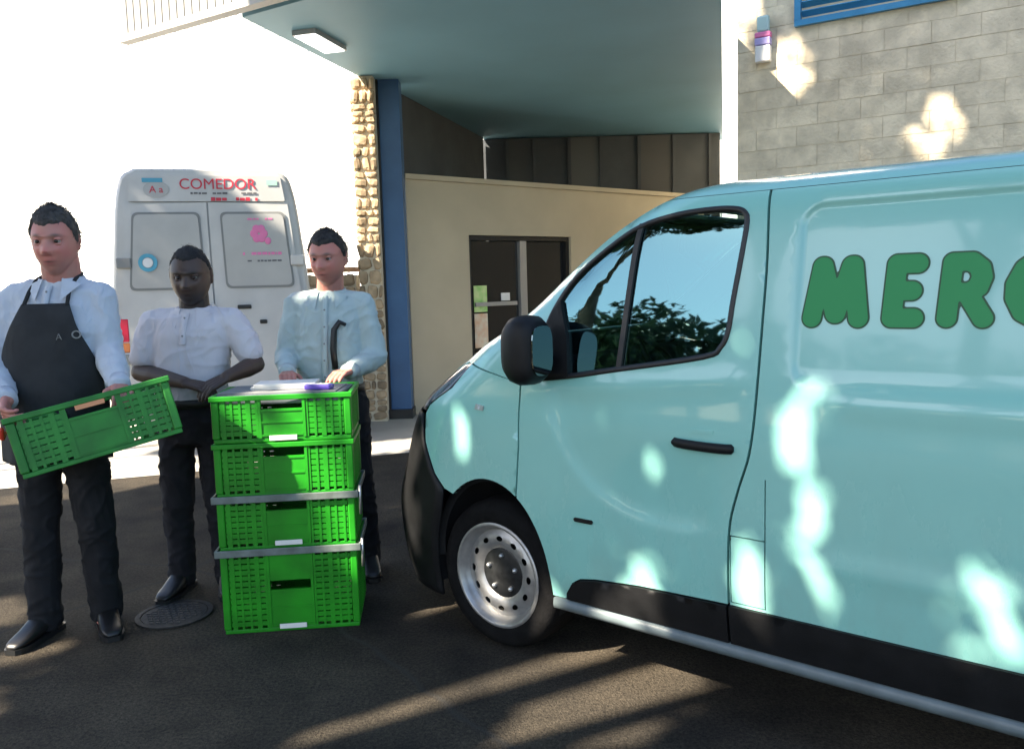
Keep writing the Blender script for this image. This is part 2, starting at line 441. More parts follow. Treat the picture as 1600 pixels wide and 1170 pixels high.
# white corrugated fascia in front of the canopy, carried on past its left edge
M['fascia'] = mat('fascia_sheet', (.20, .205, .205), .5, var=.03, vscale=3)
fa = empty('corrugated_fascia'); fa.parent = bd
D = Vector((.852, -.524, 0)); ND = Vector((-.524, -.852, 0))
F0 = Vector((-3.49, 7.97, 0))
def fbox(t0, t1, y0, y1, z0, z1):
    Mx = Matrix(((D.x, ND.x, 0, F0.x + 1.3), (D.y, ND.y, 0, F0.y - 9.6), (0, 0, 1, 0), (0, 0, 0, 1)))
    return MB().box(t0, t1, y0, y1, z0, z1, Mx)
fbox(0, 5.4, -.04, .06, 3.80, 3.86).build('bottom_rail', mat('rail_grey', (.40, .40, .38), .5), fa)
fbox(0, 5.4, -.03, 0.0, 3.86, 5.0).build('backing_sheet', M['fascia'], fa)
for k in range(54):
    fbox(k * .1 + .02, k * .1 + .07, .0015, .006, 3.861, 5.0).build('corrugation', M['fascia'], fa)

# bright white warehouse wall added to whiten the left background
wh = empty('white_backdrop', (-19.0, 34.0, 0)); wh.rotation_euler = (0, 0, math.atan2(-.524, .852))
tag(wh, 'added bright white warehouse wall filling the background left of the canopy', 'backdrop')
MB().box(-30, 30, 0, 8, 0, 17).build('wall', M['white_metal'], wh)
rib = MB().box(-.04, .04, -.05, -.002, .5, 17); rme = bpy.data.meshes.new('cladding_rib'); rme.from_pydata([tuple(v) for v in rib.v], [], rib.f); rme.materials.append(M['white_metal'])
for k_ in range(99):
    o = bpy.data.objects.new('cladding_rib', rme); COL.objects.link(o); o.parent = wh; o.location = (-29.6 + k_ * .6, 0, 0)
MB().box(-30.1, 30.1, -.12, -.052, 0, .48).build('plinth', M['concrete'], wh)

# rubble stone pier
pier = empty('stone_pier', (-1.545, 9.42, 0))
tag(pier, 'rubble stone pier beside the blue pillar, rising to the canopy', 'pier')
MB().box(-.11, .12, -.09, .2, 0, 3.795).build('core', M['mortar'], pier)
protos = []
for k in range(8):
    mb = MB(); rr = random.Random(k)
    mb.sphere((0, 0, 0), 1, nu=8, nv=6)
    mb.v = [Vector(((abs(v.x) ** .55) * math.copysign(1, v.x), (abs(v.y) ** .6) * math.copysign(1, v.y), (abs(v.z) ** .55) * math.copysign(1, v.z))) * rr.uniform(.86, 1.05) for v in mb.v]
    me = bpy.data.meshes.new('stone'); me.from_pydata([tuple(v) for v in mb.v], [], mb.f); me.materials.append(M['stone']); protos.append(me)
def stone(parent, x, y, z, sx, sy, sz):
    s = bpy.data.objects.new('stone', R.choice(protos)); COL.objects.link(s); s.parent = parent
    s.location = (x, y, z); s.scale = (sx, sy, sz); s.rotation_euler = (R.uniform(-.1, .1), R.uniform(-.22, .22), R.uniform(-.1, .1))
z = .02
while z < 3.7:
    h = R.uniform(.06, .17)
    if z + h > 3.79: break
    x = -.13
    while x < .12:
        w = R.uniform(.06, .19)
        if x + w > .09: w = .135 - x
        stone(pier, x + w / 2, -.09, z + h / 2, w / 2 - .004, R.uniform(.03, .05), h / 2 - .004); x += w
        if w <= 0: break
    y = -.06
    while y < .18:
        w = R.uniform(.09, .14); stone(pier, -.115, y + w / 2, z + h / 2, R.uniform(.025, .04), w / 2 - .004, h / 2 - .004); y += w
    z += h
# low stone wall running left from the pier
lw = empty('low_stone_wall', (-2.3, 9.62, 0))
tag(lw, 'low rubble stone wall running left from the pier behind the parked white van', 'wall')
MB().box(-.9, .55, -.06, .2, 0, 1.66).build('core', M['mortar'], lw)
z = .9
while z < 1.62:
    h = R.uniform(.09, .15); x = -.9
    while x < .5:
        w = R.uniform(.1, .2); w = min(w, .55 - x); stone(lw, x + w / 2, -.06, z + h / 2, w / 2 - .005, .035, h / 2 - .005); x += w
    z += h
MB().box(-.93, .56, -.10, .24, 1.70, 1.75).build('coping', mat('terracotta_coping', (.45, .24, .12), .85, var=.2, vscale=6), lw)

# ------------------------------------------------------------------ grey block wall on the right
W0 = Vector((2.23, 9.0, 0)); WU = Vector((.848, -.53, 0)).normalized(); WN = Vector((-WU.y * -1, 0, 0))
WN = Vector((-.53, -.848, 0)).normalized()
gw = empty('grey_block_building', W0 + WU * 2)
gw.matrix_world = Matrix(((WU.x, -WN.x, 0, W0.x), (WU.y, -WN.y, 0, W0.y), (0, 0, 1, 0), (0, 0, 1 - 1, 1)))
tag(gw, 'grey concrete block building with a blue louvred window behind the turquoise van', 'building')
T0, T1 = .22, 9.0
mb = MB().box(T0, T1, .012, 5.0, 0, 5.6); wall = mb.build('wall', M['mortar'], gw)
bmk = bpy.data.meshes.new('block')
b_ = MB().box(-.198, .198, 0, .05, -.098, .098); bmk.from_pydata([tuple(v) for v in b_.v], [], b_.f); bmk.materials.append(M['block'])
bmh = bpy.data.meshes.new('block')
b_ = MB().box(-.098, .098, 0, .05, -.098, .098); bmh.from_pydata([tuple(v) for v in b_.v], [], b_.f); bmh.materials.append(M['block'])
for r in range(16):
    zc = 1.9 + r * .2
    xs = []
    if r % 2: xs.append((T0 + .1, bmh)); s0 = T0 + .2
    else: s0 = T0
    x = s0 + .2
    while x < T0 + 4.3: xs.append((x, bmk)); x += .4
    for x, me in xs:
        if zc > 3.9 and zc < 5.0 and .82 < x < 2.3: continue
        ob = bpy.data.objects.new('block', me); COL.objects.link(ob); ob.parent = wall
        ob.location = (x, .006 - R.uniform(.0, .005), zc); ob.rotation_euler = (R.uniform(-.006, .006), R.uniform(-.004, .004), R.uniform(-.01, .01))
        bv = None
MB().box(T0 - .05, T1, -.08, 5.05, 5.6, 5.72).build('roof_coping', M['concrete'], gw)
lv = empty('louvred_window'); lv.parent = gw
mb = MB(); mb.box(.80, 2.32, -.05, .06, 3.955, 4.01); mb.box(.80, .86, -.05, .06, 4.012, 4.90); mb.box(2.26, 2.32, -.05, .06, 4.012, 4.90); mb.box(.80, 2.32, -.05, .06, 4.902, 4.96)
LB = mat('louvre_blue', (.05, .26, .48), .4, var=.1, vscale=5)
mb.build('frame', LB, lv)
for k in range(10):
    Mx = Matrix.Translation((1.56, .0, 4.06 + k * .088)) @ Matrix.Rotation(math.radians(-38), 4, 'X')
    MB().box(-.695, .695, -.05, .05, -.006, .006, Mx).build('slat', LB, lv)
MB().box(.86, 2.26, .07, .09, 4.01, 4.90).build('backing', M['dark'], lv)

al = empty('alarm_box', (0, 0, 0)); al.matrix_world = gw.matrix_world @ Matrix.Translation((.50, -.004, 3.66))
tag(al, 'small white, pink and blue box mounted high on the left end of the block wall', 'alarm box')
bevel(MB().box(-.075, .075, -.09, -.01, 0, .16).build('housing', M['white_metal'], al), .012)
bevel(MB().box(-.078, .078, -.093, -.01, .162, .235).build('lens', mat('violet_lens', (.42, .38, .7), .3), al), .01)
bevel(MB().box(-.078, .078, -.093, -.01, .237, .29).build('lens', M['pink_ink'], al), .01)
bevel(MB().box(-.06, .06, -.085, -.01, .292, .45).build('top_cover', mat('pale_teal', (.45, .62, .6), .4), al), .02)
MB().box(-.03, .03, -.012, .012, .03, .40).build('bracket', M['steel'], al)
# ------------------------------------------------------------------ turquoise delivery van
WM = .92
def pchip(T):
    T = np.array(T, float); x, y = T[:, 0], T[:, 1]; h = np.diff(x); dl = np.diff(y) / h
    m = np.zeros(len(x)); m[0], m[-1] = dl[0], dl[-1]
    for i in range(1, len(x) - 1):
        if dl[i - 1] * dl[i] > 0:
            w1, w2 = 2 * h[i] + h[i - 1], h[i] + 2 * h[i - 1]
            m[i] = (w1 + w2) / (w1 / dl[i - 1] + w2 / dl[i])
    def f(q):
        q = np.clip(np.asarray(q, float), x[0], x[-1]); i = np.clip(np.searchsorted(x, q) - 1, 0, len(h) - 1)
        t = (q - x[i]) / h[i]; t2, t3 = t * t, t * t * t
        return (2 * t3 - 3 * t2 + 1) * y[i] + (t3 - 2 * t2 + t) * h[i] * m[i] + (-2 * t3 + 3 * t2) * y[i + 1] + (t3 - t2) * h[i] * m[i + 1]
    return f
ZW = pchip([(.0, .86), (.25, .885), (.42, .912), (.6, .92), (.95, .92), (1.1, .908), (1.3, .882), (1.5, .852), (1.65, .825), (1.74, .800), (1.79, .765), (1.82, .70), (1.84, .58), (1.86, .30), (1.868, .0)])
XF = pchip([(.1, .80), (.3, .866), (.5, .869), (.75, .795), (.9, .73), (1.0, .65), (1.08, .535), (1.16, .40), (1.24, .255), (1.32, .09), (1.42, -.072), (1.55, -.233), (1.66, -.379), (1.74, -.515), (1.79, -.62), (1.82, -.70), (1.85, -.84), (1.868, -1.1)])
LL = pchip([(0, .62), (.6, .62), (.9, .58), (1.05, .50), (1.2, .42), (1.3, .36), (1.5, .32), (1.75, .32), (1.87, .35)])
NN = pchip([(0, 2.6), (.9, 2.6), (1.2, 2.8), (1.3, 3.2), (1.87, 3.2)])
def S(x, z):
    w, xf, L, N = ZW(z), XF(z), LL(z), NN(z)
    u = np.clip((x - xf + L) / L, 0, .9999)
    return w * (1 - u ** N) ** (1 / N)
CRE = np.array([(-.30, .99), (-.352, .889), (-.380, .844), (-.464, .745), (-.575, .679), (-.707, .645), (-.856, .638), (-.951, .65), (-1.0, .67)])
CRE = np.array([(float(np.interp(t_, np.arange(len(CRE)), np.convolve(np.pad(CRE[:, 0], 1, 'edge'), [.25, .5, .25], 'valid'))), float(np.interp(t_, np.arange(len(CRE)), np.convolve(np.pad(CRE[:, 1], 1, 'edge'), [.25, .5, .25], 'valid')))) for t_ in np.linspace(0, len(CRE) - 1, 49)])
for _ in range(12): CRE[1:-1] = (CRE[:-2] + 2 * CRE[1:-1] + CRE[2:]) / 4
def sm(t): t = np.clip(t, 0, 1); return t * t * (3 - 2 * t)
def segdist(P, poly, closed=True):
    P = np.asarray(P, float); a = np.asarray(poly, float); b = np.roll(a, -1, 0)
    if not closed: a, b = a[:-1], b[:-1]
    d = np.full(len(P), 9.)
    for p, q in zip(a, b):
        v = q - p; l = v @ v
        t = np.clip(((P - p) @ v) / max(l, 1e-12), 0, 1)
        d = np.minimum(d, np.hypot(*(P - p - t[:, None] * v).T))
    return d
def Dsp(x, z):
    x, z = np.asarray(x, float), np.asarray(z, float)
    # recessed upper load panel
    cx, cz, hx, hz, r = (-3.55 - 1.235) / 2, (1.17 + 1.715) / 2, (3.55 - 1.235) / 2, (1.715 - 1.17) / 2, .065
    qx, qz = np.abs(x - cx) - hx + r, np.abs(z - cz) - hz + r
    sd = np.hypot(np.maximum(qx, 0), np.maximum(qz, 0)) + np.minimum(np.maximum(qx, qz), 0) - r
    d = -.012 * sm((.009 - sd) / .018)
    d = d + .010 * np.exp(-((z - 1.125) / .035) ** 2) * sm((-1.32 - x) / .12)
    d = d + .009 * np.exp(-((z - .63) / .03) ** 2) * sm((-1.22 - x) / .1)
    # scoop on the door
    P = np.stack([x.ravel(), z.ravel()], 1); ds = segdist(P, CRE, False).reshape(x.shape)
    zc = np.interp(-x, -CRE[:, 0], CRE[:, 1])
    inside = (x < -.29) & (x > -1.01)
    above = z > zc
    dd = np.where(above, -.011 * sm(ds / .06) * sm(1 - (ds - .06) / .30), 0.)
    d = d + np.where(inside, dd, 0) * sm((x + 1.01) / .12) * sm((-.29 - x) / .06)
    # soft shoulder under the window
    d = d + .006 * np.exp(-((z - (1.09 - (x + .2) * .10)) / .03) ** 2) * sm((x + 1.12) / .1) * sm((-.2 - x) / .1)
    return d
def inpoly(P, poly):
    P = np.asarray(P, float); x, y = P[:, 0], P[:, 1]; c = np.zeros(len(P), bool); a = np.asarray(poly, float)
    for i in range(len(a)):
        x1, y1 = a[i - 1]; x2, y2 = a[i]
        k = ((y1 > y) != (y2 > y)) & (x < (x2 - x1) * (y - y1) / ((y2 - y1) if abs(y2 - y1) > 1e-12 else 1e-12) + x1)
        c ^= k
    return c
def dense(poly, step=.025, closed=True):
    out = []; n = len(poly)
    for i in range(n if closed else n - 1):
        a, b = np.array(poly[i]), np.array(poly[(i + 1) % n]); k = max(1, int(math.ceil(np.hypot(*(b - a)) / step)))
        out += [tuple(a + (b - a) * j / k) for j in range(k)]
    if not closed: out.append(tuple(poly[-1]))
    return out
def crom(pts, k=5):
    pts = [np.array(p, float) for p in pts]; out = []
    for i in range(len(pts) - 1):
        p0, p1, p2, p3 = pts[max(i - 1, 0)], pts[i], pts[i + 1], pts[min(i + 2, len(pts) - 1)]
        for j in range(k):
            t = j / k
            out.append(tuple(.5 * (2 * p1 + (p2 - p0) * t + (2 * p0 - 5 * p1 + 4 * p2 - p3) * t * t + (3 * p1 - p0 - 3 * p2 + p3) * t ** 3)))
    out.append(tuple(pts[-1])); return out
def cdt(outer, holes=(), step=.03, guides=()):
    loops = [outer] + list(holes); V, E = [], []
    for lp in loops:
        n0 = len(V); V += [tuple(p) for p in lp]; E += [(n0 + i, n0 + (i + 1) % len(lp)) for i in range(len(lp))]
    o = np.array(outer); x0, z0 = o.min(0); x1, z1 = o.max(0)
    G = np.array([(x0 + (i + .5 * (j % 2)) * step, z0 + j * step * .866) for j in range(int((z1 - z0) / step / .866) + 2) for i in range(int((x1 - x0) / step) + 2)] + [tuple(g) for g in guides])
    if len(guides):
        gg = np.array([tuple(g) for g in guides]); gk = np.round(gg / .007); _, ui = np.unique(gk, axis=0, return_index=True); gg = gg[np.sort(ui)]
        G = G[:len(G) - len(guides)]; key = {tuple(q) for q in np.round(gg / .03).astype(int)}
        near = np.array([any((a + i, b + j) in key for i in (-1, 0, 1) for j in (-1, 0, 1)) for a, b in np.round(G / .03).astype(int)])
        far = np.ones(len(G), bool); idx = np.where(near)[0]
        for i in idx: far[i] = np.hypot(*(gg - G[i]).T).min() > .011
        G = np.concatenate([G[far], gg])
    k = inpoly(G, outer)
    for h in holes: k &= ~inpoly(G, h)
    G = G[k]; dm = np.full(len(G), 9.)
    for lp in loops: dm = np.minimum(dm, segdist(G, lp))
    G = G[dm > min(step * .35, .009)]
    V += [tuple(g) for g in G]
    r = delaunay_2d_cdt([Vector(v) for v in V], E, [], 0, 1e-6)
    P = np.array([tuple(v) for v in r[0]]); F = [tuple(f) for f in r[2]]
    cen = np.array([P[list(f)].mean(0) for f in F]); k = inpoly(cen, outer)
    for h in holes: k &= ~inpoly(cen, h)
    return P, [f for f, q in zip(F, k) if q]
def panel(name, outer, m, parent, holes=(), step=.03, guides=(), off=0., side=1, skirt=.02, disp=True):
    P, F = cdt(outer, holes, step, guides)
    y = S(P[:, 0], P[:, 1]) + off + (Dsp(P[:, 0], P[:, 1]) if disp else 0)
    vs = [(p[0], side * yy, p[1]) for p, yy in zip(P, y)]; fs = []
    for f in F:
        a, b, c = (Vector(vs[i]) for i in f); nn = (b - a).cross(c - a)
        fs.append(f if nn.y * side > 0 else f[::-1])
    if skirt:
        cnt = {}
        for f in fs:
            for i in range(3):
                e = (f[i], f[(i + 1) % 3]); cnt[e] = 1
        for (a, b) in [e for e in cnt if (e[1], e[0]) not in cnt]:
            n = len(vs); va, vb = vs[a], vs[b]
            vs += [va, vb, (vb[0], vb[1] - side * skirt, vb[2]), (va[0], va[1] - side * skirt, va[2])]
            fs.append((n + 1, n, n + 3, n + 2))
    return pyd(name, vs, fs, m, parent, True)
def ringpatch(name, m, parent, zs, ta, tb, nT=40, off=0., both=False):
    """patch of the rounded nose between angles ta(z) and tb(z); 90 degrees is the middle of the front"""
    vs, fs = [], []
    for z in zs:
        a, b = math.radians(ta(z)), math.radians(tb(z)); w, xf, L, N = float(ZW(z)), float(XF(z)), float(LL(z)), float(NN(z))
        for k in range(nT + 1):
            t = a + (b - a) * k / nT; c = math.cos(t)
            vs.append((xf - L + L * abs(math.sin(t)) ** (2 / N) + off * math.sin(t), math.copysign(abs(c) ** (2 / N), c) * (w + off), z))
    n = nT + 1
    for i in range(len(zs) - 1):
        for k in range(nT): fs.append((i * n + k, (i + 1) * n + k, (i + 1) * n + k + 1, i * n + k + 1))
    o = pyd(name, vs, fs, m, parent, True)
    s = o.modifiers.new('thick', 'SOLIDIFY'); s.thickness = .012; s.offset = -1
    return o
def xt(x, z):
    w, xf, L, N = float(ZW(z)), float(XF(z)), float(LL(z)), float(NN(z))
    u = min(max((x - xf + L) / L, 0.0), 1.0); return math.degrees(math.asin(u ** (N / 2)))

VD = Vector((-.76896, .6393, 0)).normalized(); VN = Vector((-VD.y, VD.x, 0))
van = empty('delivery_van', Vector((-.111, 3.287, 0)) - VN * WM, math.atan2(VD.y, VD.x))
tag(van, 'turquoise delivery van with green MERC lettering on its side, parked on the right', 'van')

DOOR_REAR = crom([(-1.031, .440), (-1.035, .686), (-1.063, .818), (-1.102, .947), (-1.117, 1.09), (-1.124, 1.33), (-1.126, 1.567), (-1.112, 1.775)], 5)
ARCH = lambda a: (.005 + .305 * math.cos(a), .325 + .40 * math.sin(a))
def ud(z, u): return float(XF(z) - LL(z) + u * LL(z))
UF = [(ud(z, .60), z) for z in np.linspace(1.775, 1.20, 16)]           # foremost edge of door frame along the screen pillar
WIN = crom([(-.232, 1.130), (-.40, 1.150), (-.596, 1.182), (-.938, 1.239), (-1.0, 1.275), (-1.025, 1.33), (-1.036, 1.429), (-1.054, 1.571), (-1.063, 1.675), (-1.052, 1.712), (-1.015, 1.732), (-.93, 1.738), (-.801, 1.730), (-.649, 1.697), (-.522, 1.628), (-.391, 1.529), (-.308, 1.412), (-.255, 1.28), (-.232, 1.130)], 4)[:-1]
a0 = math.acos((-.150 - .005) / .305)                                  # where the door's front edge meets the wheel arch
DOOR_LOW = [ARCH(t) for t in np.linspace(a0, PI - .02, 14)]
DOOR = dense([(-.179, 1.12), (-.170, .87)] + DOOR_LOW + [(-.300, .302), (-.36, .302), (-.372, .33), (-.40, .375), (-.44, .40), (-.507, .413), (-.70, .430), (-.95, .438)] + DOOR_REAR + UF, .025)
FENDER_TOP = [(.137, 1.189), (.239, 1.08), (.385, .994), (.41, .96)]
FENDER = [(-.171, 1.12), (-.162, .87)] + [ARCH(t) for t in np.linspace(a0 - .03, .90, 16)] + [(.243, .655), (.30, .712), (.366, .838), (.383, .958)] + [(.352, .996), (.201, 1.082), (.101, 1.191), (ud(1.215, .60) + .01, 1.212), (ud(1.195, .60) + .008, 1.195)]
SIDE = [(x - .009, z) for x, z in DOOR_REAR][::-1]
def arch_r(a): return (-2.92 + .345 * math.cos(a), .325 + .41 * math.sin(a))
SIDE = SIDE + [(-2.57, .442)] + [arch_r(t) for t in np.linspace(.30, PI - .05, 26)] + [(-3.72, .35), (-3.76, .6), (-3.76, 1.2), (-3.70, 1.6), (-3.66, 1.775)]
SIDE = dense(SIDE, .03)
FLAP = [(-1.046, .452), (-1.158, .452), (-1.158, .672), (-1.046, .672)]
FLAP_HOLE = dense([(-1.0425, .448), (-1.162, .448), (-1.162, .872), (-1.158, .872), (-1.158, .676), (-1.0425, .676)], .02)
guides = []
for x in np.arange(-3.5, -1.15, .012):
    for z in (1.725, 1.716, 1.708, 1.70): guides.append((x, z))
for z in np.arange(1.15, 1.71, .012):
    for x in (-1.228, -1.236, -1.244, -1.252): guides.append((x, z))
for a in np.arange(0, 91, 8):
    for r in (.075, .066, .058, .05): guides.append((-1.30 + r * math.cos(math.radians(a)), 1.65 + r * math.sin(math.radians(a))))
gd = [(x, z + o_) for x, z in [tuple(p) for p in CRE] for o_ in (-.02, -.008, .004, .016, .03, .045)]
for side in (1, -1):
    dn = 'front_door'
    door = panel(dn, DOOR, M['paint'], van, [WIN], .028, gd if side > 0 else (), side=side)
    panel('front_fender', dense(FENDER, .025), M['paint'], van, (), .028, side=side)
    sp = panel('load_side_panel', SIDE, M['paint'], van, [FLAP_HOLE] if side > 0 else (), .034, guides if side > 0 else (), side=side)
    # window seal, glass, division bar
    W = np.array(WIN); cW = W.mean(0); v = W - cW
    nrm = []
    for i in range(len(W)):
        t = W[(i + 1) % len(W)] - W[i - 1]; t = t / np.hypot(*t); nrm.append((-t[1], t[0]))
    nrm = np.array(nrm); sgn = 1 if ((cW - W) * nrm).sum() > 0 else -1
    inner = W + sgn * nrm * .020
    vs, fs = [], []
    for lp, of in ((W, .001), (W + sgn * nrm * .004, .006), (inner - sgn * nrm * .003, .004), (inner, -.012)):
        for p in lp: vs.append((p[0], side * (float(S(p[0], p[1])) + of), p[1]))
    n = len(W)
    for k in range(3):
        for i in range(n): fs.append((k * n + i, k * n + (i + 1) % n, (k + 1) * n + (i + 1) % n, (k + 1) * n + i))
    pyd('window_seal', vs, fs, M['seal'], door, True)
    front = [tuple(p) for p in inner]
    panel('window_pane', front, M['glass'], door, (), .05, off=-.010, side=side, skirt=0, disp=False)
    bar = crom([(-.664, 1.70), (-.648, 1.588), (-.632, 1.411), (-.612, 1.19)], 4)
    vs = []; fs = []
    for x, z in bar:
        for dx, dy in ((-.012, -.006), (-.010, .003), (.010, .003), (.012, -.006)): vs.append((x + dx, side * (float(S(x, z)) + dy), z))
    for i in range(len(bar) - 1):
        for k in range(3): fs.append((i * 4 + k, i * 4 + k + 1, i * 4 + 5 + k, i * 4 + 4 + k))
    pyd('window_division_bar', vs, fs, M['seal'], door)
    # mirror: sail plate, arm, housing, glass
    sail = [(-.236, 1.134), (-.40, 1.154), (-.385, 1.30), (-.345, 1.435), (-.312, 1.40), (-.26, 1.28)]
    panel('mirror_sail', dense(sail, .03), M['black_plastic'], door, (), .04, off=.008, side=side, disp=False)
    mb = MB(); cx, cz = -.315, 1.262
    rs = []
    for t, sc in ((-.055, .55), (-.045, .80), (-.015, .97), (.02, 1.0), (.055, .93), (.085, .72), (.10, .4)):
        ring = []
        for k in range(24):
            a = 2 * PI * k / 24; c_, s_ = math.cos(a), math.sin(a)
            ring.append(Vector((cx + t, side * (1.020 + .088 * sc * math.copysign(abs(c_) ** .6, c_)), cz + .128 * sc * math.copysign(abs(s_) ** .6, s_))))
        rs.append(ring)
    mb.rings(rs); hs = mb.build('mirror_housing', M['black_plastic'], door, True)
    g = MB(); ring = []
    for k in range(24):
        a = 2 * PI * k / 24; c_, s_ = math.cos(a), math.sin(a)
        ring.append(Vector((cx - .057 + .004, side * (1.020 + .060 * math.copysign(abs(c_) ** .6, c_)), cz + .09 * math.copysign(abs(s_) ** .6, s_))))
    g.rings([ring, [v + Vector((-.006, 0, 0)) for v in ring]]); g.build('mirror_glass', M['mirror'], door)
    MB().capsule((-.30, side * .86, 1.20), (-.30, side * .97, 1.22), .035, .03).build('mirror_arm', M['black_plastic'], door, True)
    # handle in a dished recess
    hb = []
    for x in np.linspace(-.845, -1.048, 14):
        f = (x + .845) / -.203; bow = .030 * math.sin(PI * min(max(f, .0), 1)) ** .5 + .004
        c = Vector((x, side * (float(S(x, .96)) + Dsp(np.array([x]), np.array([.96]))[0] + bow * .6), .962 - .004 * f)); ring = []
        for k in range(12):
            a = 2 * PI * k / 12; ring.append(c + Vector((0, side * .012 * math.cos(a), .0165 * math.sin(a))))
        hb.append(ring)
    hb = [[Vector((-.838, v.y, .962 + (v.z - .962) * .5)) for v in hb[0]]] + hb + [[Vector((-1.056, v.y, .958 + (v.z - .958) * .5)) for v in hb[-1]]]
    MB().rings(hb).build('door_handle', M['black_plastic'], door, True)
    panel('handle_recess_cap', dense([(-.90, 1.0), (-.98, 1.0), (-.985, 1.012), (-.895, 1.012)], .01), M['paint'], door, (), .02, off=.002, side=side, skirt=.004)
    panel('side_moulding', dense([(-.43, .622), (-.505, .622), (-.51, .629), (-.505, .637), (-.43, .637), (-.425, .629)], .01), M['black_plastic'], door, (), .02, off=.006, side=side)
    # black lower cladding and the pale sill edge
    top = [(-.375, .304), (-.376, .33), (-.404, .372), (-.443, .396), (-.508, .409), (-.70, .426), (-.95, .434), (-1.031, .436)]
    for nm, seg in (('lower_cladding', top + [(-1.031, .304)]), ('lower_cladding', [(-1.040, .304), (-1.040, .438), (-1.3, .440), (-2.57, .440), (-2.60, .304)])):
        panel(nm, dense(seg, .03), M['black_plastic'], van, (), .03, off=.012, side=side, disp=False)
    mb = MB(); xs = np.linspace(-.31, -2.61, 30)
    mb.rings([[Vector((x, side * (float(S(x, .28)) + dy), z)) for dy, z in ((-.05, .262), (.016, .258), (.020, .275), (.016, .298), (-.05, .298))] for x in xs])
    mb.build('sill', M['sill'], van, True)
    panel('side_repeater', dense([(.055, 1.006), (.012, 1.003), (.008, 1.022), (.05, 1.028)], .01), M['amber'], van, (), .02, off=.006, side=side)
    if side > 0:
        panel('fuel_flap', dense(FLAP, .02), M['paint'], van, (), .03, side=side)
    # nose corner headlight
    def tf(z): return xt(float(np.interp(z, [.96, .994, 1.08, 1.189], [.385, .358, .205, .105])), z)
    def th(z): return float(np.interp(z, [.965, 1.08, 1.19], [66, 58, tf(1.19) + 4]))
    lo = (lambda z: tf(z) + .6) if side > 0 else (lambda z: 180 - th(z))
    hi = th if side > 0 else (lambda z: 180 - tf(z) - .6)
    ringpatch('headlight', M['lamp'], van, np.linspace(.968, 1.187, 14), lo, hi, 14, -.004)
# nose: bumper, bonnet, screen frame, screen, roof
def xb(z): return float(np.interp(z, [.16, .30, .45, .55, .65, .71, .84, .96], [.318, .318, .295, .265, .248, .305, .376, .412]))
bump = ringpatch('front_bumper', M['black_plastic'], van, np.linspace(.16, .955, 30), lambda z: xt(xb(z), z), lambda z: 180 - xt(xb(z), z), 56, .006)
mb = MB()
for k in range(4): mb.box(.74, .80 - k * .02, -.42, .42, .78 + k * .045, .80 + k * .045)
mb.build('grille_bars', M['trim_grey'], van)['kind'] = 'stuff'
bonnet = ringpatch('bonnet', M['paint'], van, np.linspace(.96, 1.275, 26), lambda z: th(z) + .8 if z < 1.19 else xt(ud(z, .60) + .012, z), lambda z: 180 - (th(z) + .8 if z < 1.19 else xt(ud(z, .60) + .012, z)), 48)
t60 = math.degrees(math.asin(.60 ** (3.2 / 2)))
fr = ringpatch('windscreen_frame', M['paint'], van, np.linspace(1.20, 1.773, 40), lambda z: xt(ud(z, .60), z) + .4, lambda z: 62, 14)
fr = ringpatch('windscreen_frame', M['paint'], van, np.linspace(1.20, 1.773, 40), lambda z: 118, lambda z: 180 - xt(ud(z, .60), z) - .4, 14)
ringpatch('windscreen', M['glass'], van, np.linspace(1.285, 1.765, 16), lambda z: 62.5, lambda z: 117.5, 30, -.004)
vs, fs = [], []
zs = [1.777, 1.785, 1.793, 1.800, 1.807, 1.814, 1.820, 1.826, 1.832, 1.838, 1.844, 1.850, 1.856, 1.861, 1.865, 1.8675]
xs = list(np.linspace(-3.66, -1.35, 24))
for z in zs:
    w, xf, L, N = float(ZW(z)), float(XF(z)), float(LL(z)), float(NN(z)); row = []
    for x in xs: row.append((x, w, z))
    x0 = xf - L
    for k in range(1, 12): row.append((-1.35 + (x0 + 1.35) * k / 12, w, z))
    for k in range(0, 41):
        t = PI * k / 40; c = math.cos(t); row.append((x0 + L * abs(math.sin(t)) ** (2 / N), math.copysign(abs(c) ** (2 / N), c) * w, z))
    for k in range(11, 0, -1): row.append((-1.35 + (x0 + 1.35) * k / 12, -w, z))
    for x in xs[::-1]: row.append((x, -w, z))
    vs += row; nr = len(row)
for i in range(len(zs) - 1):
    for k in range(nr - 1): fs.append((i * nr + k + 1, i * nr + k, (i + 1) * nr + k, (i + 1) * nr + k + 1))
n0 = (len(zs) - 1) * nr
for k in range(nr // 2 - 1): fs.append((n0 + k, n0 + k + 1, n0 + nr - 2 - k, n0 + nr - 1 - k))
pyd('roof', vs, fs, M['paint'], van, True)
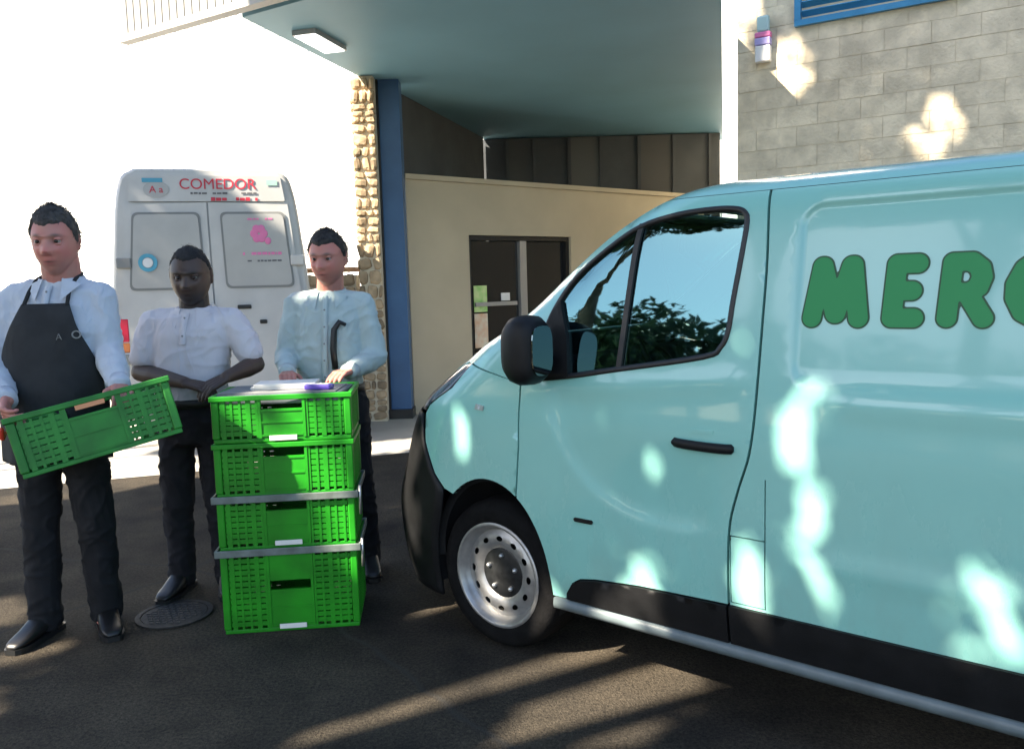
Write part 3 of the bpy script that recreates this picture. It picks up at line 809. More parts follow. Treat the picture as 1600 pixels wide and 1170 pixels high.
# rear face, inner shell that shows dark through the panel gaps, floor, arches
mb = MB().box(-3.77, -3.72, -.86, .86, .35, 1.5); mb.box(-3.72, -3.66, -.80, .80, 1.502, 1.80); mb.build('rear_doors', M['paint'], van)
for side in (1, -1):
    vs, fs = [], []; X = np.linspace(-3.68, -1.09, 14); Z = np.linspace(.25, 1.78, 16)
    for x in X:
        for z in Z: vs.append((x, side * (float(S(x, z)) - .03), z))
    for i in range(13):
        for j in range(15): fs.append((i * 16 + j, i * 16 + j + 1, (i + 1) * 16 + j + 1, (i + 1) * 16 + j))
    pyd('inner_side', vs, fs, M['dark'], van)
    vs, fs = [], []; X = np.linspace(-1.12, -.32, 8); Z = np.linspace(.25, 1.09, 10)
    for x in X:
        for z in Z: vs.append((x, side * (float(S(x, z)) - .045), z))
    for i in range(7):
        for j in range(9): fs.append((i * 10 + j, i * 10 + j + 1, (i + 1) * 10 + j + 1, (i + 1) * 10 + j))
    pyd('door_card', vs, fs, M['dark'], van)
    for cxw in (.005, -2.92):
        rs = []
        for y in (side * .885, side * .50):
            rs.append([Vector((cxw + (.335 if cxw > -1 else .36) * math.cos(a), y, .325 + .425 * math.sin(a))) for a in np.linspace(-.25, PI + .25, 26)])
        mb = MB(); mb.rings(rs, caps=False, close=False); n = len(mb.v) // 2
        mb.f.append(tuple(range(n, 2 * n)))
        mb.build('wheel_arch_liner', M['dark'], van, True)
    mb = MB(); ring_o = [ARCH(t) for t in np.linspace(.0, PI, 30)]
    vs, fs = [], []
    for k, t in enumerate(np.linspace(.05, PI + .05, 34)):
        for rr, dy in ((1.0, -.001), (1.0, -.022), (.955, -.030)):
            x, z = .005 + .305 * rr * math.cos(t), .325 + .40 * rr * math.sin(t); vs.append((x, side * (float(S(x, max(z, .3))) + dy), z))
    for k in range(33):
        for j in range(2): fs.append((k * 3 + j, k * 3 + j + 1, k * 3 + 4 + j, k * 3 + 3 + j))
    pyd('arch_lip', vs, fs, M['black_plastic'], van, True)
mb = MB().box(-3.7, -.34, -.84, .84, .235, .26); mb.box(-.34, .34, -.50, .50, .235, .26); mb.box(.34, .70, -.6, .6, .20, .22); mb.build('underbody', M['dark'], van)
MB().box(-1.30, -1.26, -.74, .74, .3, 1.74).build('bulkhead', M['dark'], van)
def seat(y):
    s = MB()
    s.sphere((-.86, y, .78), 1, .26, .24, .10); s.sphere((-1.08, y, 1.08), 1, .09, .23, .36); s.sphere((-1.10, y, 1.50), 1, .055, .13, .10)
    s.capsule((-1.10, y - .05, 1.3), (-1.10, y - .05, 1.45), .01, .01); s.build('seat', M['seat'], van, True)
seat(.43); seat(-.1); seat(-.55)
mb = MB(); mb.rings([[Vector((x, y, z)) for x, z in ((-.30, .7), (-.42, .95), (-.36, 1.10), (-.10, 1.17), (.12, 1.16), (.12, .7))] for y in (-.80, .80)]); mb.build('dashboard', M['seat'], van)
mb = MB(); ax = Matrix.Translation((-.50, .43, 1.10)) @ Matrix.Rotation(math.radians(-62), 4, 'Y')
mb.tube([ax @ Vector((.185 * math.cos(a), .185 * math.sin(a), 0)) for a in np.linspace(0, 2 * PI, 33)], .014, 8, False)
mb.capsule(ax @ Vector((-.18, 0, 0)), ax @ Vector((.18, 0, 0)), .014, .014); mb.sphere(ax @ Vector((0, 0, 0)), .05)
mb.build('steering_wheel', M['seal'], van, True)
# wheels
def wheel(x, y, side):
    w = empty('wheel', (x, y, .312)); w.parent = van
    if side < 0: w.rotation_euler = (0, 0, PI)
    def lathe(name, prof, m, seg=48, parent=w):
        rs = [[Vector((r * math.cos(2 * PI * k / seg), yy, r * math.sin(2 * PI * k / seg))) for k in range(seg)] for r, yy in prof]
        mb = MB(); mb.rings(rs + [rs[0]], caps=False); return mb.build(name, m, parent, True)
    lathe('tyre', [(.208, -.01), (.222, .004), (.262, .012), (.290, .002), (.306, -.020), (.312, -.05), (.312, -.15), (.306, -.18), (.285, -.20), (.222, -.205), (.205, -.19)], M['tyre'])
    tr = MB()
    for yy in (-.06, -.10, -.14):
        pass
    lathe('rim', [(.221, .006), (.214, .012), (.205, .008), (.198, -.012), (.190, -.03), (.178, -.042), (.176, -.05), (.196, -.06), (.205, -.15), (.215, -.20), (.221, -.19), (.210, -.02)], M['rim'])
    holes = []
    nh = 12
    for k in range(nh):
        a = 2 * PI * k / nh; c = np.array((.148 * math.cos(a), .148 * math.sin(a)))
        e1 = np.array((math.cos(a), math.sin(a))); e2 = np.array((-e1[1], e1[0]))
        holes.append([tuple(c + e1 * .011 * math.cos(q) + e2 * .016 * math.sin(q)) for q in np.linspace(0, 2 * PI, 12, endpoint=False)])
    outer = [(.184 * math.cos(a), .184 * math.sin(a)) for a in np.linspace(0, 2 * PI, 48, endpoint=False)]
    P, F = cdt(outer, holes, .018)
    prof = pchip([(0, -.075), (.05, -.075), (.075, -.07), (.105, -.035), (.125, -.022), (.15, -.020), (.172, -.030), (.2, -.045)])
    vs = [(p[0], float(prof(np.hypot(*p))), p[1]) for p in P]
    f2 = []
    for f in F:
        a, b, c = (Vector(vs[i]) for i in f); f2.append(f if (b - a).cross(c - a).y > 0 else f[::-1])
    pyd('wheel_disc', vs, f2, M['rim'], w, True)
    lathe('disc_backing', [(.002, -.10), (.18, -.075), (.18, -.08), (.002, -.11)], M['dark'])
    lathe('hub_cap', [(.002, -.026), (.03, -.027), (.055, -.034), (.100, -.034), (.112, -.040), (.06, -.074), (.002, -.074)], M['hub'])
    for k in range(5):
        a = 2 * PI * k / 5 + .3; c = Vector((.074 * math.cos(a), -.040, .074 * math.sin(a)))
        MB().capsule(c, c + Vector((0, .012, 0)), .011, .010, 8).build('wheel_bolt', M['steel'], w, True)
for x in (.005, -2.92):
    wheel(x, .872, 1); wheel(x, -.872, -1)
# lettering: thick rounded strokes, mapped on to the panel
def letter(name, strokes, r, x0, w, z0, h):
    def sdf(px, pz, rad):
        P = np.stack([px.ravel(), pz.ravel()], 1); d = np.full(len(P), 9.)
        for st in strokes: d = np.minimum(d, segdist(P, np.array([(a * w, b * h) for a, b in st]), False))
        return d.reshape(px.shape) - rad
    def fill(nm, rad, m, off, parent):
        st = .0045; gx = np.arange(-.06, w + .06, st); gz = np.arange(-.06, h + .06, st); PX, PZ = np.meshgrid(gx, gz, indexing='ij'); Sd = sdf(PX, PZ, rad)
        vs, fs, idx = [], [], {}
        def vid(p):
            k = (round(p[0], 6), round(p[1], 6))
            if k not in idx:
                idx[k] = len(vs); x, z = x0 - p[0], z0 + p[1]
                vs.append((x, float(S(x, z)) + float(Dsp(np.array([x]), np.array([z]))[0]) + off, z))
            return idx[k]
        for i in range(len(gx) - 1):
            for j in range(len(gz) - 1):
                cs = [(i, j), (i + 1, j), (i + 1, j + 1), (i, j + 1)]; sv = [Sd[c] for c in cs]
                if min(sv) >= 0: continue
                poly = []
                for k in range(4):
                    a, b = cs[k], cs[(k + 1) % 4]; sa, sb = sv[k], sv[(k + 1) % 4]
                    if sa < 0: poly.append((gx[a[0]], gz[a[1]]))
                    if (sa < 0) != (sb < 0):
                        t = sa / (sa - sb); poly.append((gx[a[0]] + (gx[b[0]] - gx[a[0]]) * t, gz[a[1]] + (gz[b[1]] - gz[a[1]]) * t))
                ids = []
                for p in poly:
                    q = vid(p)
                    if q not in ids: ids.append(q)
                if len(ids) >= 3: fs.append(tuple(ids))
        return pyd(nm, vs, fs, m, parent, True)
    L = fill(name, r + .002, M['letter_edge'], .0015, van)
    fill('letter_face', r - .003, M['letter'], .003, L)
H_, Z_ = .152, 1.376
letter('letter_m', [[(0, 0), (.17, 1), (.20, 1), (.50, .08), (.52, .08), (.80, 1), (.84, 1), (1, 0)]], .0305, -1.279, .135, Z_, H_)
letter('letter_e', [[(.12, 0), (.0, 0), (.12, 1), (1, 1)], [(.06, .5), (.80, .5)], [(.0, 0), (.92, 0)]], .0290, -1.506, .062, Z_, H_)
letter('letter_r', [[(.0, 0), (.10, 1), (.62, 1), (.86, .88), (.92, .72), (.82, .54), (.56, .46), (.12, .46)], [(.52, .46), (1, 0)]], .0275, -1.648, .088, Z_, H_)
letter('letter_c', [[(1, .84), (.78, .98), (.48, 1), (.2, .84), (.04, .58), (.04, .36), (.2, .12), (.48, 0), (.78, .02), (1, .16)]], .0300, -1.808, .11, Z_, H_)
# ------------------------------------------------------------------ white van parked behind the men
v2 = empty('parked_van', (-2.85, 8.1, 0), math.radians(15))
tag(v2, 'off-white high-roof van seen from behind, red lettering above its rear doors', 'van')
sec = pchip([(.28, .90), (.5, .925), (1.25, .93), (1.6, .90), (2.0, .862), (2.35, .825), (2.55, .785), (2.63, .74), (2.68, .64)])
zz = list(np.linspace(.28, 2.55, 18)) + [2.60, 2.64, 2.67, 2.685]
def outline(ins=0., sh=0.):
    r = [Vector((-float(sec(min(z, 2.68))) + ins - .02 * (z / 2.6), 0, z)) for z in zz]
    return r + [Vector((-v.x - .04 * (v.z / 2.6), 0, v.z)) for v in r[::-1]]
rs = []
for y, ins in ((.0, .05), (.02, .02), (.06, 0), (1.2, -.01), (3.6, -.01), (4.2, .0)):
    rs.append([Vector((v.x * (1 - ins * .9), y, v.z if v.z < 2.3 else v.z - ins * .5)) for v in outline()])
for y, sc in ((4.7, .75), (5.2, .52), (5.35, .40)):
    rs.append([Vector((v.x * .96, y, .28 + (v.z - .28) * sc)) for v in outline()])
body = MB().rings(rs).build('body', M['white_paint'], v2, True)
body.data.polygons.foreach_set('use_smooth', [len(p.vertices) == 4 for p in body.data.polygons])
def poly_plate(name, pts, y0, y1, m, parent):
    mb = MB(); n = len(pts)
    mb.add([(x, y0, z) for x, z in pts] + [(x, y1, z) for x, z in pts], [tuple(range(n))] + [tuple(range(2 * n - 1, n - 1, -1))] + [(i + n, (i + 1) % n + n, (i + 1) % n, i) for i in range(n)])
    return mb.build(name, m, parent)
def hw(z): return float(sec(z)) * .955 - .02
def rounded(pts, r=.05, k=5):
    out = []; n = len(pts)
    for i in range(n):
        p, a, b = Vector(pts[i]), Vector(pts[i - 1]), Vector(pts[(i + 1) % n]); u, w = (a - p).normalized() * r, (b - p).normalized() * r
        for j in range(k + 1):
            t = j / k; out.append(tuple(p + u * (1 - t) ** 2 + w * t ** 2))
    return out
for sg in (-1, 1):
    pts = [(sg * .008, .42), (sg * (hw(.6) - .03), .42)] + [(sg * (hw(z) - .03) - .02 * z / 2.6, z) for z in np.linspace(.6, 2.34, 8)] + [(sg * .008 - .018, 2.36)]
    if sg > 0: pts = pts[::-1]
    d_ = poly_plate('rear_door', pts[::-1], -.030, -.004, M['white_paint'], v2)
    w0, w1 = hw(1.56), hw(2.26)
    wp = [(sg * .09 + .02, 1.54), (sg * (w0 - .09), 1.54), (sg * (w1 - .09), 2.27), (sg * .09, 2.27)]
    if sg < 0: wp = wp[::-1]
    fr_ = poly_plate('window_frame', rounded(wp, .06), -.040, -.031, M['trim_grey'], d_)
    c = Vector((sum(p[0] for p in wp) / 4, sum(p[1] for p in wp) / 4))
    poly_plate('window_panel', rounded([tuple(c + (Vector(p) - c) * .94) for p in wp], .055), -.046, -.0405, M['grey_panel'], d_)
    for z in (1.80, .9):
        bevel(MB().box(min(sg * (hw(z) - .10), sg * (hw(z) + .03)), max(sg * (hw(z) - .10), sg * (hw(z) + .03)), -.065, -.031, z - .05, z + .05).build('hinge', M['trim_grey'] if sg < 0 else M['white_paint'], d_), .012)
    tl = empty('tail_light'); tl.parent = v2
    for (a, b, m) in ((1.06, 1.28, M['red_lens']), (.96, 1.057, mat('amber_lens', (.8, .25, .08), .25, coat=1)), (.86, .957, M['white_metal'])):
        xo = sg * (hw(1.1) + .02)
        bevel(MB().box(min(xo, xo - sg * .10), max(xo, xo - sg * .10), -.035, .04, a, b).build('lens', m, tl), .01)
mb = MB().box(-.055, .0, -.07, -.031, 1.22, 1.40); bevel(mb.build('door_lock', M['white_paint'], v2), .01)
bevel(MB().box(.20, .33, -.05, -.031, 1.34, 1.38).build('door_handle', M['seal'], v2), .01)
bevel(MB().box(.40, .47, -.05, -.031, 1.19, 1.23).build('door_catch', M['seal'], v2), .01)
mb = MB()
rg = lambda r, y: [Vector((-.575 + r * math.cos(a), y, 1.80 + r * math.sin(a))) for a in np.linspace(0, 2 * PI, 24, endpoint=False)]
MB().rings([rg(.085, -.060), rg(.085, -.066), rg(.05, -.066), rg(.05, -.060)], caps=False).build('round_emblem', M['blue_ink'], v2)
MB().rings([rg(.045, -.060), rg(.045, -.0675)]).build('emblem_centre', M['white_metal'], v2)
bevel(MB().box(-.92, .88, -.10, .02, .34, .55).build('rear_bumper', M['trim_grey'], v2), .02)
bevel(MB().box(-.26, .26, -.116, -.102, .40, .51).build('number_plate', M['white_metal'], v2), .003)
for sg in (-1, 1):
    for y in (.9, 4.3):
        rs = [[Vector((sg * xx, y + r * math.cos(a), .33 + r * math.sin(a))) for a in np.linspace(0, 2 * PI, 28, endpoint=False)] for r, xx in ((.001, .88), (.2, .88), (.22, .90), (.31, .90), (.33, .87), (.33, .70), (.2, .68))]
        MB().rings(rs).build('wheel', M['tyre'], v2, True)
# lettering on the roof board
def text(name, body_, size, loc, m, parent, rot=(PI / 2, 0, 0), off=0., ex=.002, align='CENTER', shear=0.):
    cu = bpy.data.curves.new(name, 'FONT'); cu.body = body_; cu.size = size; cu.offset = off; cu.extrude = ex; cu.align_x = align; cu.shear = shear
    o = bpy.data.objects.new(name, cu); COL.objects.link(o)
    dg = bpy.context.evaluated_depsgraph_get(); me = bpy.data.meshes.new_from_object(o.evaluated_get(dg)); bpy.data.objects.remove(o)
    ob = link_mesh(name, me, m, parent); ob.location = loc; ob.rotation_euler = rot; return ob
bd2 = poly_plate('roof_board', rounded([(-.72, 2.37), (.70, 2.37), (.665, 2.61), (-.69, 2.61)][::1], .02), -.030, -.006, M['white_paint'], v2)
text('lettering', 'COMEDOR', .14, (.09, -.034, 2.485), M['red_ink'], bd2, off=0.)
R3 = random.Random(3)
def scribble(name, x0, x1, z, h, m, y=-.034, parent=None):
    mb = MB(); x = x0
    while x < x1 - .02:
        w = R3.uniform(.012, .05)
        if R3.random() < .8: mb.box(x, x + w, y - .002, y, z - h * R3.uniform(.35, .5), z + h * R3.uniform(.35, .5))
        x += w + .008
    o = mb.build(name, m, parent); o['kind'] = 'stuff'; return o
scribble('small_print', -.16, .46, 2.445, .02, M['dark_ink'], parent=bd2)
scribble('small_print', -.12, .46, 2.39, .035, M['red_ink'], parent=bd2)
MB().rings([[Vector((-.46 + .115 * a * math.cos(t), -.034 - .001 * (a < 1), 2.48 + .075 * a * math.sin(t))) for t in np.linspace(0, 2 * PI, 24, endpoint=False)] for a in (1, .97)]).build('badge', M['grey_panel'], bd2)
text('badge_letters', 'A a', .09, (-.46, -.037, 2.45), M['red_ink'], bd2)
MB().box(-.58, -.40, -.0375, -.0355, 2.545, 2.585).build('badge_band', M['blue_ink'], bd2)
MB().box(.535, .635, -.037, -.035, 2.52, 2.57).build('badge_band', mat('mint_ink', (.35, .65, .5), .5), bd2)
fl = MB()
for k in range(6):
    a = 2 * PI * k / 6; fl.sphere((.44 + .045 * math.cos(a), -.048, 2.06 + .05 * math.sin(a)), 1, .038, .003, .042, nu=12, nv=6)
fl.sphere((.52, -.0485, 1.99), 1, .03, .003, .035, nu=12, nv=6)
fl.build('flower_emblem', M['pink_ink'], v2, True)
scribble('small_print', .28, .66, 1.87, .03, M['pink_ink'], y=-.047, parent=v2)
scribble('small_print', .32, .62, 1.80, .02, M['dark_ink'], y=-.047, parent=v2)
scribble('small_print', .34, .58, 2.20, .02, M['pink_ink'], y=-.047, parent=v2)

# ------------------------------------------------------------------ green crates
GR = [mat('green_plastic', (.012, .235, .008), .45, var=.22, vscale=6, spec=.4, bump=.05, bscale=200), mat('green_plastic_worn', (.018, .20, .022), .55, var=.2, vscale=10)]
M['paper'] = mat('white_label', (.75, .75, .72), .6)
def make_crate(h, L=.605, D_=.40, mi=0, slot=True, label_z=None, contents=False):
    g = GR[mi]; c = empty('plastic_crate')
    hl, hd = L / 2, D_ / 2
    def ring_box(x, y, z0, z1, th):
        mb = MB(); mb.box(-x, x, -y, -y + th, z0, z1); mb.box(-x, x, y - th, y, z0, z1); mb.box(-x, -x + th, -y + th + .0005, y - th - .0005, z0, z1); mb.box(x - th, x, -y + th + .0005, y - th - .0005, z0, z1); return mb
    bevel(ring_box(hl, hd, h - .022, h, .018).build('top_rim', g, c), .003)
    bevel(ring_box(hl - .010, hd - .010, .0, .018, .014).build('bottom_rim', g, c), .003)
    mb = MB(); mb.box(-hl + .025, hl - .025, -hd + .025, hd - .025, .006, .012); mb.build('base', g, c)
    for sx in (-1, 1):
        for sy in (-1, 1):
            mb = MB(); x, y = sx * (hl - .022), sy * (hd - .022)
            mb.box(x - .016, x + .016, y - .016, y + .016, .0185, h - .0225); bevel(mb.build('corner_post', g, c), .006)
    for sy in (-1, 1):
        y = sy * (hd - .015)
        mb = MB(); n = 15
        for k in range(n):
            x = -hl + .055 + k * (L - .11) / (n - 1)
            if abs(x) < .10: continue
            w = .010 if k % 3 else .020
            mb.box(x - w / 2, x + w / 2, y - .007, y + .007, .0185, h - .0225)
        nz = max(2, int(round((h - .05) / .028)))
        for k in range(nz):
            z = .028 + (h - .06) * (k + .5) / nz
            for a, b in ((-hl + .04, -.101), (.101, hl - .04)): mb.box(a, b, y - .0045, y + .0045, z - .0102, z + .0102)
        o = mb.build('long_lattice', g, c); o['kind'] = 'stuff'
        z1 = (.190 if h > .3 else h - .062) if slot else h - .0225
        mb = MB(); mb.box(-.098, .098, y - .006, y + .006, .0185, z1)
        if h > .3: mb.box(-.098, .098, y - .006, y + .006, .232, h - .0225)
        for x in (-.094, .094): mb.box(x - .006, x + .006, y - .010, y + .010, .0185, h - .0225)
        for z in (.03, z1 - .006, (z1 + .03) / 2): mb.box(-.087, .087, y - .010, y + .010, z - .004, z + .004)
        mb.build('grip_panel', g, c)
    for sx in (-1, 1):
        x = sx * (hl - .015); mb = MB(); n = 9
        for k in range(n):
            y = -hd + .055 + k * (D_ - .11) / (n - 1); mb.box(x - .007, x + .007, y - .004, y + .004, .0185, h - .0225)
        nz = max(2, int(round((h - .05) / .028)))
        for k in range(nz):
            z = .028 + (h - .06) * (k + .5) / nz; mb.box(x - .0045, x + .0045, -hd + .04, hd - .04, z - .0102, z + .0102)
        mb.build('short_lattice', g, c)['kind'] = 'stuff'
    if label_z is not None:
        bevel(MB().box(-.055, .062, -hd - .004, -hd + .001, label_z - .011, label_z + .011).build('label', M['paper'], c), .002)
    return c
def bail(c, h, L=.605, D_=.40):
    """grey band that runs round the crate's rim, with folded bar ends"""
    x, y, t_ = L / 2 + .012, D_ / 2 + .012, .0095
    mb = MB(); z0, z1 = h - .020, h + .012
    mb.box(-x, x, -y, -y + t_, z0, z1); mb.box(-x, x, y - t_, y, z0, z1); mb.box(-x, -x + t_, -y + t_ + .0005, y - t_ - .0005, z0, z1); mb.box(x - t_, x, -y + t_ + .0005, y - t_ - .0005, z0, z1)
    bevel(mb.build('rim_band', M['band'], c), .003)
    for s_ in (1,):
        MB().tube([(s_ * (x + .004), -y + .03, h - .10), (s_ * (x + .006), -y + .015, h - .03), (s_ * (x + .006), -y + .02, h + .03)], .006, 8).build('bail_bar', M['steel'], c, True)
M['band'] = mat('grey_band', (.14, .17, .16), .45, var=.3, vscale=14)
stack = [(0.0, .372, dict(label_z=.026), 'tall lowest green crate of the stack, standing on the asphalt', 0),
         (.374, .236, dict(label_z=.030), 'green crate second from the bottom of the stack, between the two grey bands', 0),
         (.612, .238, dict(), 'green crate second from the top of the stack', 0),
         (.852, .205, dict(label_z=.018), 'topmost green crate of the stack, with papers on it', 0)]
for z, h, kw, lab, mi in stack:
    c = make_crate(h, mi=mi, **kw); c.location = (-1.022 + R.uniform(-.004, .004), 3.752 + R.uniform(-.003, .003), z + .001); c.rotation_euler = (0, 0, math.radians(6 + R.uniform(-.35, .35)))
    tag(c, lab, 'crate', 'green plastic crates')
    if z < .4: bail(c, h)
# what lies in the top crate
gt = bevel(MB().box(-.285, .285, -.165, .165, 0, .045).build('grey_tray', mat('grey_tray_plastic', (.10, .12, .14), .5, var=.2, vscale=9)), .01); gt.location = (-1.035, 3.755, 1.012)
MB().box(-.26, .26, -.14, .14, .046, .050).build('inner_floor', M['trim_grey'], gt)
tag(gt, 'dark grey plastic tray lying in the topmost crate', 'tray')
ps = empty('paper_stack', (-1.02, 3.79, 1.0635)); ps.rotation_euler = (0, 0, math.radians(4))
for k in range(5):
    s_ = bevel(MB().box(-.15 + R.uniform(-.01, .01), .12 + R.uniform(-.01, .01), -.09, .08 + R.uniform(-.01, .01), k * .005, k * .005 + .0045).build('sheet', M['paper'], ps), .001)
    s_.rotation_euler = (0, 0, R.uniform(-.06, .06))
tag(ps, 'loose white papers lying on the grey tray in the topmost crate', 'papers')
pp = bevel(MB().box(-.06, .06, -.03, .03, 0, .022).build('violet_packet', mat('violet_wrap', (.10, .06, .42), .4)), .006); pp.location = (-.86, 3.68, 1.0635); pp.rotation_euler = (0, 0, -.15)
MB().box(-.045, .045, -.018, .018, .0225, .0235).build('packet_label', M['paper'], pp)
tag(pp, 'small violet packet beside the papers on the topmost crate', 'packet')
# crate carried by the man in the apron
BL, BR = Vector((-1.815, 3.02, .835)), Vector((-1.325, 3.30, .950))
e1 = (BR - BL).normalized(); e3 = Vector((.0, .17, .98)); e3 = (e3 - e1 * e3.dot(e1)).normalized(); e2 = e3.cross(e1)
LEN = (BR - BL).length + .02
hc = make_crate(.235, L=LEN, D_=.38, mi=1)
org = BL + e1 * (LEN / 2 - .01) + e2 * .19
hc.matrix_world = Matrix(((e1.x, e2.x, e3.x, org.x), (e1.y, e2.y, e3.y, org.y), (e1.z, e2.z, e3.z, org.z), (0, 0, 0, 1)))
tag(hc, 'green crate held tilted by the man in the dark apron', 'crate', 'green plastic crates')
CM = hc.matrix_world.copy()
mb = MB(); mb.capsule((-LEN / 2 - .018, -.10, .17), (-LEN / 2 - .018, .08, .19), .010, .010); mb.capsule((-LEN / 2 - .018, -.10, .17), (-LEN / 2 - .012, -.12, .20), .010, .010); mb.build('red_clip', mat('red_plastic', (.62, .05, .03), .4), hc, True)
MB().box(-.055, .05, -.1905, -.187, .195, .213).build('brand_strip', mat('orange_label', (.7, .3, .14), .5), hc)
# ------------------------------------------------------------------ people
def skin_mat(name, base, blush, dark):
    m = mat(name, base, .5, var=0, bump=.08, bscale=180)
    N = m.node_tree.nodes; L = m.node_tree.links; b = N['Principled BSDF']
    at = N.new('ShaderNodeAttribute'); at.attribute_name = 'tone'
    sp = N.new('ShaderNodeSeparateColor'); L.new(at.outputs['Color'], sp.inputs[0])
    def mx(a, bcol, f):
        x = N.new('ShaderNodeMix'); x.data_type = 'RGBA'
        if isinstance(a, tuple): x.inputs['A'].default_value = (*a, 1)
        else: L.new(a, x.inputs['A'])
        x.inputs['B'].default_value = (*bcol, 1); L.new(f, x.inputs['Factor']); return x.outputs['Result']
    nz = N.new('ShaderNodeTexNoise'); nz.inputs['Scale'].default_value = 14; tc = N.new('ShaderNodeTexCoord'); L.new(tc.outputs['Object'], nz.inputs['Vector'])
    mr = N.new('ShaderNodeMapRange'); mr.inputs['To Max'].default_value = .8; L.new(nz.outputs['Fac'], mr.inputs[0])
    c = mx(base, blush, mr.outputs[0]); c = mx(c, blush, sp.outputs[0]); c = mx(c, dark, sp.outputs[1])
    L.new(c, b.inputs['Base Color']); b.inputs['Subsurface Weight'].default_value = .06; b.inputs['Subsurface Radius'].default_value = (.01, .004, .002)
    return m
def head_rings(scale=1., jaw=1., wide=1.):
    """closed head surface, face towards -y, centre between the ears"""
    nu, nv = 56, 44; rings = []
    G = lambda d, s: math.exp(-(d / s) ** 2)
    for i in range(nv):
        th = PI * (i + .5) / nv; cz = -math.cos(th); ring = []
        for j in range(nu):
            ph = 2 * PI * j / nu
            x, y = math.sin(th) * math.cos(ph), math.sin(th) * math.sin(ph); z = cz
            X, Y, Z = x * .078 * wide, y * .100, z * .122
            f = max(0., -y)                                                  # how far it faces forward
            low = max(0., min(1., (-Z - .01) / .11))
            X *= 1 - .27 * low ** 1.8 / jaw
            if y > 0: Y *= 1 - .45 * low                                      # nape
            else: Y = Y * (1 - .10 * low) - .010 * low
            if Z > .02: X *= 1 + .04 * G(Z - .05, .04)
            Y -= f * f * (.009 * G(Z - .025, .010))                            # brow
            for sx in (-1, 1):
                Y += f * .015 * G(X - sx * .031, .016) * G(Z - .004, .013)     # eye socket
                Y -= f * .007 * G(X - sx * .042, .018) * G(Z + .030, .02)      # cheek
                Y -= f * .008 * G(X - sx * .012, .007) * G(Z + .036, .008)     # nostril wing
            nb = max(0., min(1., (.014 - Z) / .046)) if Z > -.034 else max(0., 1 - (-.034 - Z) / .010)
            Y -= f * .026 * nb * G(X, .0125 + .004 * nb)                        # nose
            Y -= f * .007 * G(X, .024) * (G(Z + .060, .006) + G(Z + .072, .006))   # lips
            Y += f * .005 * G(X, .026) * G(Z + .066, .0025)
            Y += f * .003 * G(X, .02) * G(Z + .082, .006)
            Y -= f * .008 * G(X, .022) * G(Z + .102, .014)                     # chin
            ring.append(Vector((X, Y, Z)) * scale)
        rings.append(ring)
    return rings
def hand_shapes(mb, wrist, d, nrm, s=1., curl=.5, thumb=1, spread=1.):
    """palm and five separate fingers; d points to the fingers, nrm out of the palm"""
    wrist, d, nrm = Vector(wrist), Vector(d).normalized(), Vector(nrm); nrm = (nrm - d * nrm.dot(d)).normalized(); sd = d.cross(nrm) * thumb
    for k in range(4):
        o_ = (k - 1.5) * .0195 * s
        mb.capsule(wrist + sd * o_ * .55 + d * .01, wrist + sd * o_ + d * .088 * s, .0155 * s, .0125 * s, 10)
    for k, ln in enumerate((.070, .080, .074, .058)):
        o_ = (1.5 - k) * .0205 * s * spread; p = wrist + sd * o_ + d * .088 * s; a = curl * .5; r = .0092 * s
        for j, fr_ in enumerate((.45, .32, .23)):
            a += curl * (.55 if j else .25); q = p + (d * math.cos(a) + nrm * math.sin(a)) * ln * fr_ * s
            mb.capsule(p, q, r, r * .92, 10); p = q; r *= .92
    p = wrist + sd * .020 * s + d * .022 * s; q = p + (sd * .75 + d * .55 + nrm * .35).normalized() * .045 * s; mb.capsule(p, q, .0125 * s, .0105 * s, 10)
    mb.capsule(q, q + (sd * .25 + d * .75 + nrm * (.3 + curl * .5)).normalized() * .034 * s, .0105 * s, .0085 * s, 10)
def oval(mb, secs, seg=28, yaw=0., p=2.3):
    """stack of superellipse sections (cx, cy, z, rx, ry)"""
    rs = []
    for cx, cy, z, rx, ry in secs:
        ring = []
        for k in range(seg):
            a = 2 * PI * k / seg; c_, s_ = math.cos(a), math.sin(a)
            x, y = rx * math.copysign(abs(c_) ** (2 / p), c_), ry * math.copysign(abs(s_) ** (2 / p), s_)
            ring.append(Vector((cx + x * math.cos(yaw) - y * math.sin(yaw), cy + x * math.sin(yaw) + y * math.cos(yaw), z)))
        rs.append(ring)
    return mb.rings(rs)
def folds(amp, sc, seed, zs=1.8):
    of = Vector((seed * 3.1, seed * 1.7, seed * .9))
    def f(c):
        q = Vector((c.x * sc, c.y * sc, c.z * sc * zs)) + of
        w = noise.noise_vector(q * .6) * .8
        n1 = noise.noise(q + w); r = 1 - abs(noise.noise(q * 1.7 + w * 1.5)) * 2
        return amp * (n1 * .6 + (r ** 3 if r > 0 else 0) * .7 - .1)
    return f
